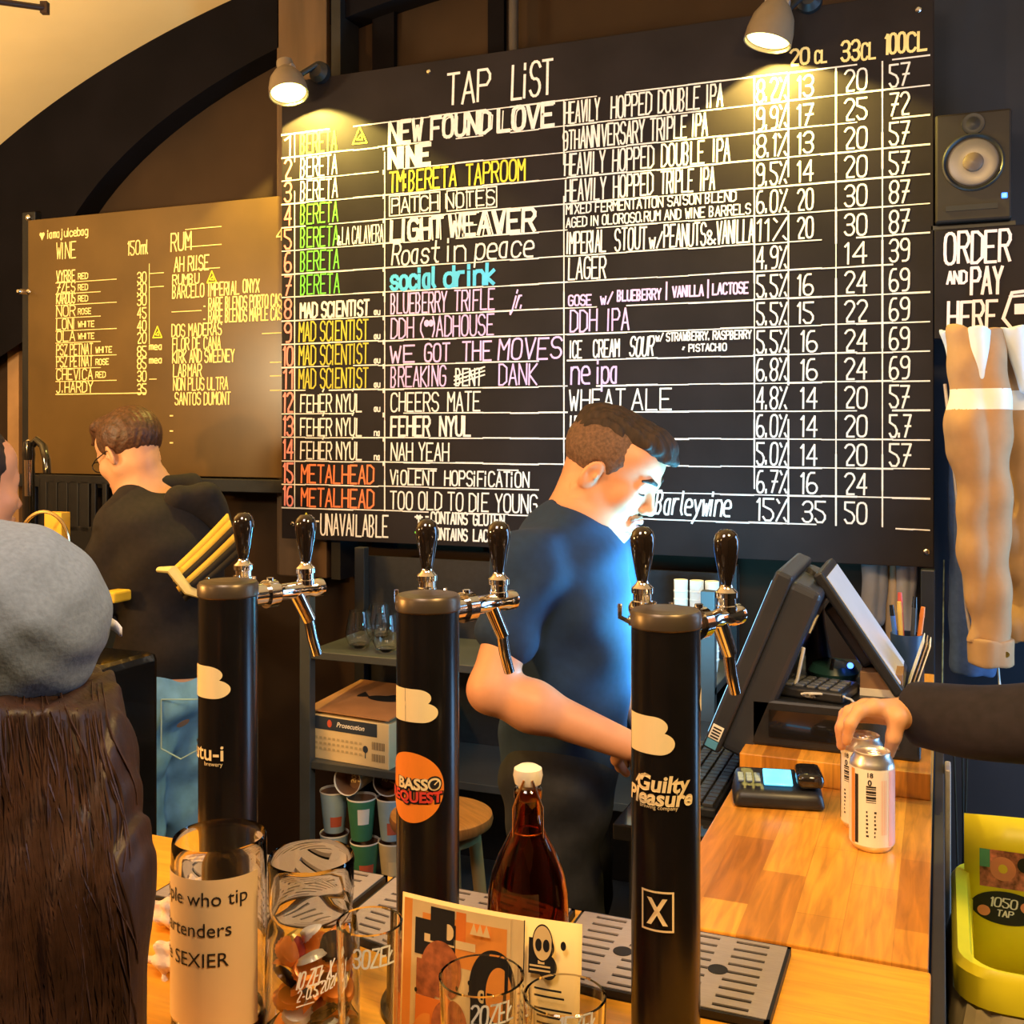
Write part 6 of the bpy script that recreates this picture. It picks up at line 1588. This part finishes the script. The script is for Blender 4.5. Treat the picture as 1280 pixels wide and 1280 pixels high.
m = M(); b0 = pD(126, 775, .86); m.sheet(lambda u, v: b0 + e1 * (.016 * u) + e3 * (-.010 * u + .011 * (v - .5) * (1 - .35 * u)) + e2 * (.006 * math.sin(u * 3)), 6, 2); m.build('strap_end', mat('strap_pale', (.55, .55, .62), .8), cpo, solid=.002)
hair_long = mat('hair_long_brown', (.030, .013, .008), .5, var=.5, scale=60, stretch=(1, 1, .12), bump=.2)
pp = lambda x, y, d_=.74: pD(x, y, d_)
hl = [ell(HA3(-.022, 0, .010), (.103, .086, .100), HR3, k=.03), cap(pp(-60, 880, .84), pp(-50, 1320, .79), .088, .095, k=.05),
      cap(pp(26, 880, .85), pp(54, 970, .835), .062, .058, k=.04), cap(pp(54, 970, .835), pp(78, 1100, .815), .058, .052, k=.04), cap(pp(78, 1100, .815), pp(106, 1340, .80), .052, .046, k=.05),
      ell(cc3 + cR @ Vector((0, 0, .30)), (2.0, 2.0, .334), cR, k=.006, op='-')]
def hwave(x, y, z):
    s_ = x * C + y * S; q = s_ + .010 * np.sin(z * 16) + .004 * np.sin(z * 41 + 2)
    return .0014 * np.sin(q * 420) + .0016 * np.sin(q * 190 + 1.3) + .0022 * np.sin(z * 21 + s_ * 18)
ho = body('long_hair', hl, .003, [hair_long], wo, hwave)
bpy.context.view_layer.update()
m = M(); rs = random.Random(3); ho_org = origin_of(ho)
strand_m = mat('hair_strand_brown', (.050, .022, .012), .45, var=.4, scale=60)
for k in range(420):
    x0 = rs.uniform(-70, 128); y0 = rs.uniform(835, 1120); L_ = rs.uniform(150, 420); ph = rs.random() * 6; wv = rs.uniform(4, 12)
    pts = []
    for i in range(12):
        f = i / 11; x_ = x0 + (x0 * .12 + 24) * f + wv * math.sin(f * 6 + ph) * (.3 + f); y_ = y0 + L_ * f
        dr = (pD(x_, y_, 1.0) - Vector((0, 0, H))).normalized()
        hit, loc, nn, fi = ho.ray_cast(Vector((0, 0, H)) - ho_org, dr)
        if not hit or (pts and (loc + ho_org - pts[-1]).length > .036): break
        pts.append(loc + ho_org + nn * .0006)
    if len(pts) > 4:
        n_ = len(pts); m.tube(pts, [.0003 + .0009 * math.sin(PI * i / (n_ - 1)) for i in range(n_)], 4)
m.build('hair_strands', strand_m, wo, kind='stuff')

# ---- person at the far left edge
hce = pD(-46, 610, 2.0); fw4 = (e1 * .5 + e2 * .85).normalized(); HR4 = rot_to(fw4); nb4 = hce - e3 * .17 - fw4 * .02; lf4 = e3.cross(fw4)
hp4, HA4 = head_prims(hce, HR4, 1.0, neck_to=nb4, nr=.054)
ch4 = Vector((nb4.x, nb4.y, 1.22)); sh4 = [nb4 - lf4 * .17 - e3 * .06, nb4 + lf4 * .17 - e3 * .06]; el4 = [q - e3 * .28 for q in sh4]; wr4 = [q - e3 * .25 for q in el4]
pe4 = Vector((nb4.x, nb4.y, .92)); hi4 = [pe4 - lf4 * .09, pe4 + lf4 * .09]; kn4 = [Vector((q.x, q.y, .48)) for q in hi4]; an4 = [Vector((q.x, q.y, .08)) for q in hi4]
pe_ = body('person', hp4 + [ell(ch4, (.11, .165, .2), HR4, k=.06), ell(pe4 + e3 * .1, (.10, .145, .16), HR4, k=.06), ell(pe4, (.11, .16, .12), HR4, k=.05)] + [cap(s_, nb4, .05, .052, k=.05) for s_ in sh4] + [cap(sh4[i], el4[i], .045, .038, k=.04) for i in (0, 1)] + [cap(el4[i], wr4[i], .038, .027, k=.03) for i in (0, 1)]
           + [cap(hi4[i], kn4[i], .08, .054, k=.04) for i in (0, 1)] + [cap(kn4[i], an4[i], .054, .038, k=.03) for i in (0, 1)] + hand_prims(wr4[0], -e3, lf4, (.3,) * 4) + hand_prims(wr4[1], -e3, -lf4, (.3,) * 4, left=True), .007, [skin], None,
           origin=(pe4.x, pe4.y, 0), label='person at the left edge, a sliver of head beside the black tap', cat='person')
body('jumper', [ell(ch4, (.128, .185, .215), HR4, k=.06), ell(pe4 + e3 * .08, (.125, .17, .17), HR4, k=.06)] + [cap(s_, nb4 - e3 * .015, .066, .062, k=.05) for s_ in sh4] + [cap(sh4[i], el4[i], .062, .055, k=.05) for i in (0, 1)] + [cap(el4[i], wr4[i] + e3 * .03, .053, .04, k=.04) for i in (0, 1)], .008, [pants_m], pe_, folds)
body('trousers', [ell(pe4 - e3 * .04, (.12, .17, .11), HR4, k=.04)] + [cap(hi4[i], kn4[i], .092, .066, k=.04) for i in (0, 1)] + [cap(kn4[i], an4[i], .064, .05, k=.03) for i in (0, 1)], .009, [pants_m], pe_)
shoes(pe_, [Vector((a.x, a.y, 0)) for a in an4], fw4)
body('hair', [ell(HA4(-.024, 0, .046), (.106, .086, .090), HR4, k=.02), ell(HA4(.110, 0, -.055), (.105, .16, .118), HR4, k=.012, op='-'), ell(HA4(-.01, 0, -.135), (.16, .16, .085), HR4, k=.01, op='-')], .005, [hair_brown], pe_, hair_noise(.003, 120))

# ---- customer reaching in from the right, hand on the rear can
dh = 1.74
wr5 = pD(1152, 893, 1.70); el5 = Vector((.24, 1.74, 1.265)); sh5 = Vector((.50, 1.72, 1.44))
K = [pD(1092, 884, 1.665), pD(1082, 884, 1.695), pD(1072, 888, 1.725), pD(1068, 893, 1.752)]          # knuckles
hp5 = [cap(sh5, el5, .050, .045, k=.04), cap(el5, wr5, .045, .031, k=.03)]
for i, k_ in enumerate(K):
    hp5.append(cap(wr5 + (k_ - wr5) * .18, k_, .0195 if i < 2 else .018, .0135, k=.016))
F1 = [pD(1074, 889, 1.655), pD(1062, 890, 1.69), pD(1057, 893, 1.725), pD(1058, 897, 1.755)]
F2 = [pD(1063, 904, 1.65), pD(1053, 908, 1.69), pD(1051, 911, 1.725), pD(1053, 912, 1.755)]
F3 = [pD(1058, 926, 1.66), pD(1052, 932, 1.695), pD(1052, 932, 1.725), pD(1054, 930, 1.75)]
for i in range(4):
    r_ = (.0102, .0104, .0100, .0088)[i]
    hp5 += [cap(K[i], F1[i], r_ * 1.12, r_ * 1.04, k=.008), cap(F1[i], F2[i], r_ * 1.04, r_ * .96, k=.004), cap(F2[i], F3[i], r_ * .96, r_ * .80, k=.004)]
T = [wr5 + (K[0] - wr5) * .25 + e3 * -.010, pD(1122, 897, 1.655), pD(1117, 921, 1.655), pD(1111, 943, 1.672)]
hp5 += [cap(T[0], T[1], .0185, .0150, k=.014), cap(T[1], T[2], .0140, .0118, k=.008), cap(T[2], T[3], .0118, .0088, k=.005)]
fw5 = (pD(1150, 900, 1.7) - sh5); fw5.z = 0; fw5.normalize(); lf5 = e3.cross(fw5); HR5 = rot_to(fw5)
nb5 = sh5 + lf5 * .19 + e3 * .07
hc5 = nb5 + e3 * .16 + fw5 * .03; hpp5, HA5 = head_prims(hc5, HR5, 1.0, neck_to=nb5, nr=.055)
shL = nb5 + (nb5 - sh5); shL.z = sh5.z; elL = shL - e3 * .28; wrL = elL - e3 * .22 + fw5 * .08
ch5 = Vector((nb5.x, nb5.y, sh5.z - .17)); pe5 = Vector((nb5.x, nb5.y, .92)); hi5 = [pe5 - lf5 * .09, pe5 + lf5 * .09]; kn5 = [Vector((q.x, q.y, .48)) for q in hi5]; an5 = [Vector((q.x, q.y, .08)) for q in hi5]
tb5 = [ell(ch5, (.115, .175, .21), HR5, k=.06), ell(pe5 + e3 * .12, (.11, .15, .17), HR5, k=.06), ell(pe5, (.11, .165, .12), HR5, k=.05), cap(sh5, nb5, .054, .056, k=.05), cap(shL, nb5, .054, .056, k=.05), cap(shL, elL, .048, .042, k=.04), cap(elL, wrL, .042, .029, k=.03)]
lb5 = [cap(hi5[i], kn5[i], .082, .056, k=.04) for i in (0, 1)] + [cap(kn5[i], an5[i], .056, .04, k=.03) for i in (0, 1)]
c5 = body('person', hp5 + hpp5 + tb5 + lb5 + hand_prims(wrL, wrL - elL, lf5, (.3,) * 4), .0045, [mat('skin_hand', (.70, .36, .17), .5, var=.04)], None, origin=(pe5.x, pe5.y, 0),
          label='customer at the right edge in a black sleeve, hand closing on the rear can', cat='person')
blk = mat('black_jumper', (.014, .010, .014), .9, var=.25, scale=60)
body('jumper', [ell(ch5, (.132, .195, .225), HR5, k=.06), ell(pe5 + e3 * .10, (.13, .175, .18), HR5, k=.06), cap(sh5, nb5 - e3 * .015, .070, .064, k=.05), cap(shL, nb5 - e3 * .015, .070, .064, k=.05), cap(shL, elL, .066, .058, k=.05), cap(elL, wrL + e3 * .03, .056, .042, k=.04),
                cap(sh5, el5, .072, .068, k=.05), cap(el5, wr5, .072, .050, k=.03), cap(wr5 - (el5 - wr5) * .4, wr5 - (el5 - wr5) * .20, .062, .062, k=.004, op='-')], .005, [blk], c5, lambda x, y, z: folds(x, y, z) * .5)
body('trousers', [ell(pe5 - e3 * .04, (.12, .175, .11), HR5, k=.04)] + [cap(hi5[i], kn5[i], .095, .07, k=.04) for i in (0, 1)] + [cap(kn5[i], an5[i], .068, .055, k=.03) for i in (0, 1)], .009, [pants_m], c5)
shoes(c5, [Vector((a.x, a.y, 0)) for a in an5], fw5)
body('hair', [ell(HA5(-.024, 0, .046), (.106, .086, .090), HR5, k=.02), ell(HA5(.110, 0, -.055), (.105, .16, .118), HR5, k=.012, op='-'), ell(HA5(-.01, 0, -.135), (.16, .16, .085), HR5, k=.01, op='-')], .005, [hair_brown], c5, hair_noise(.003, 120))
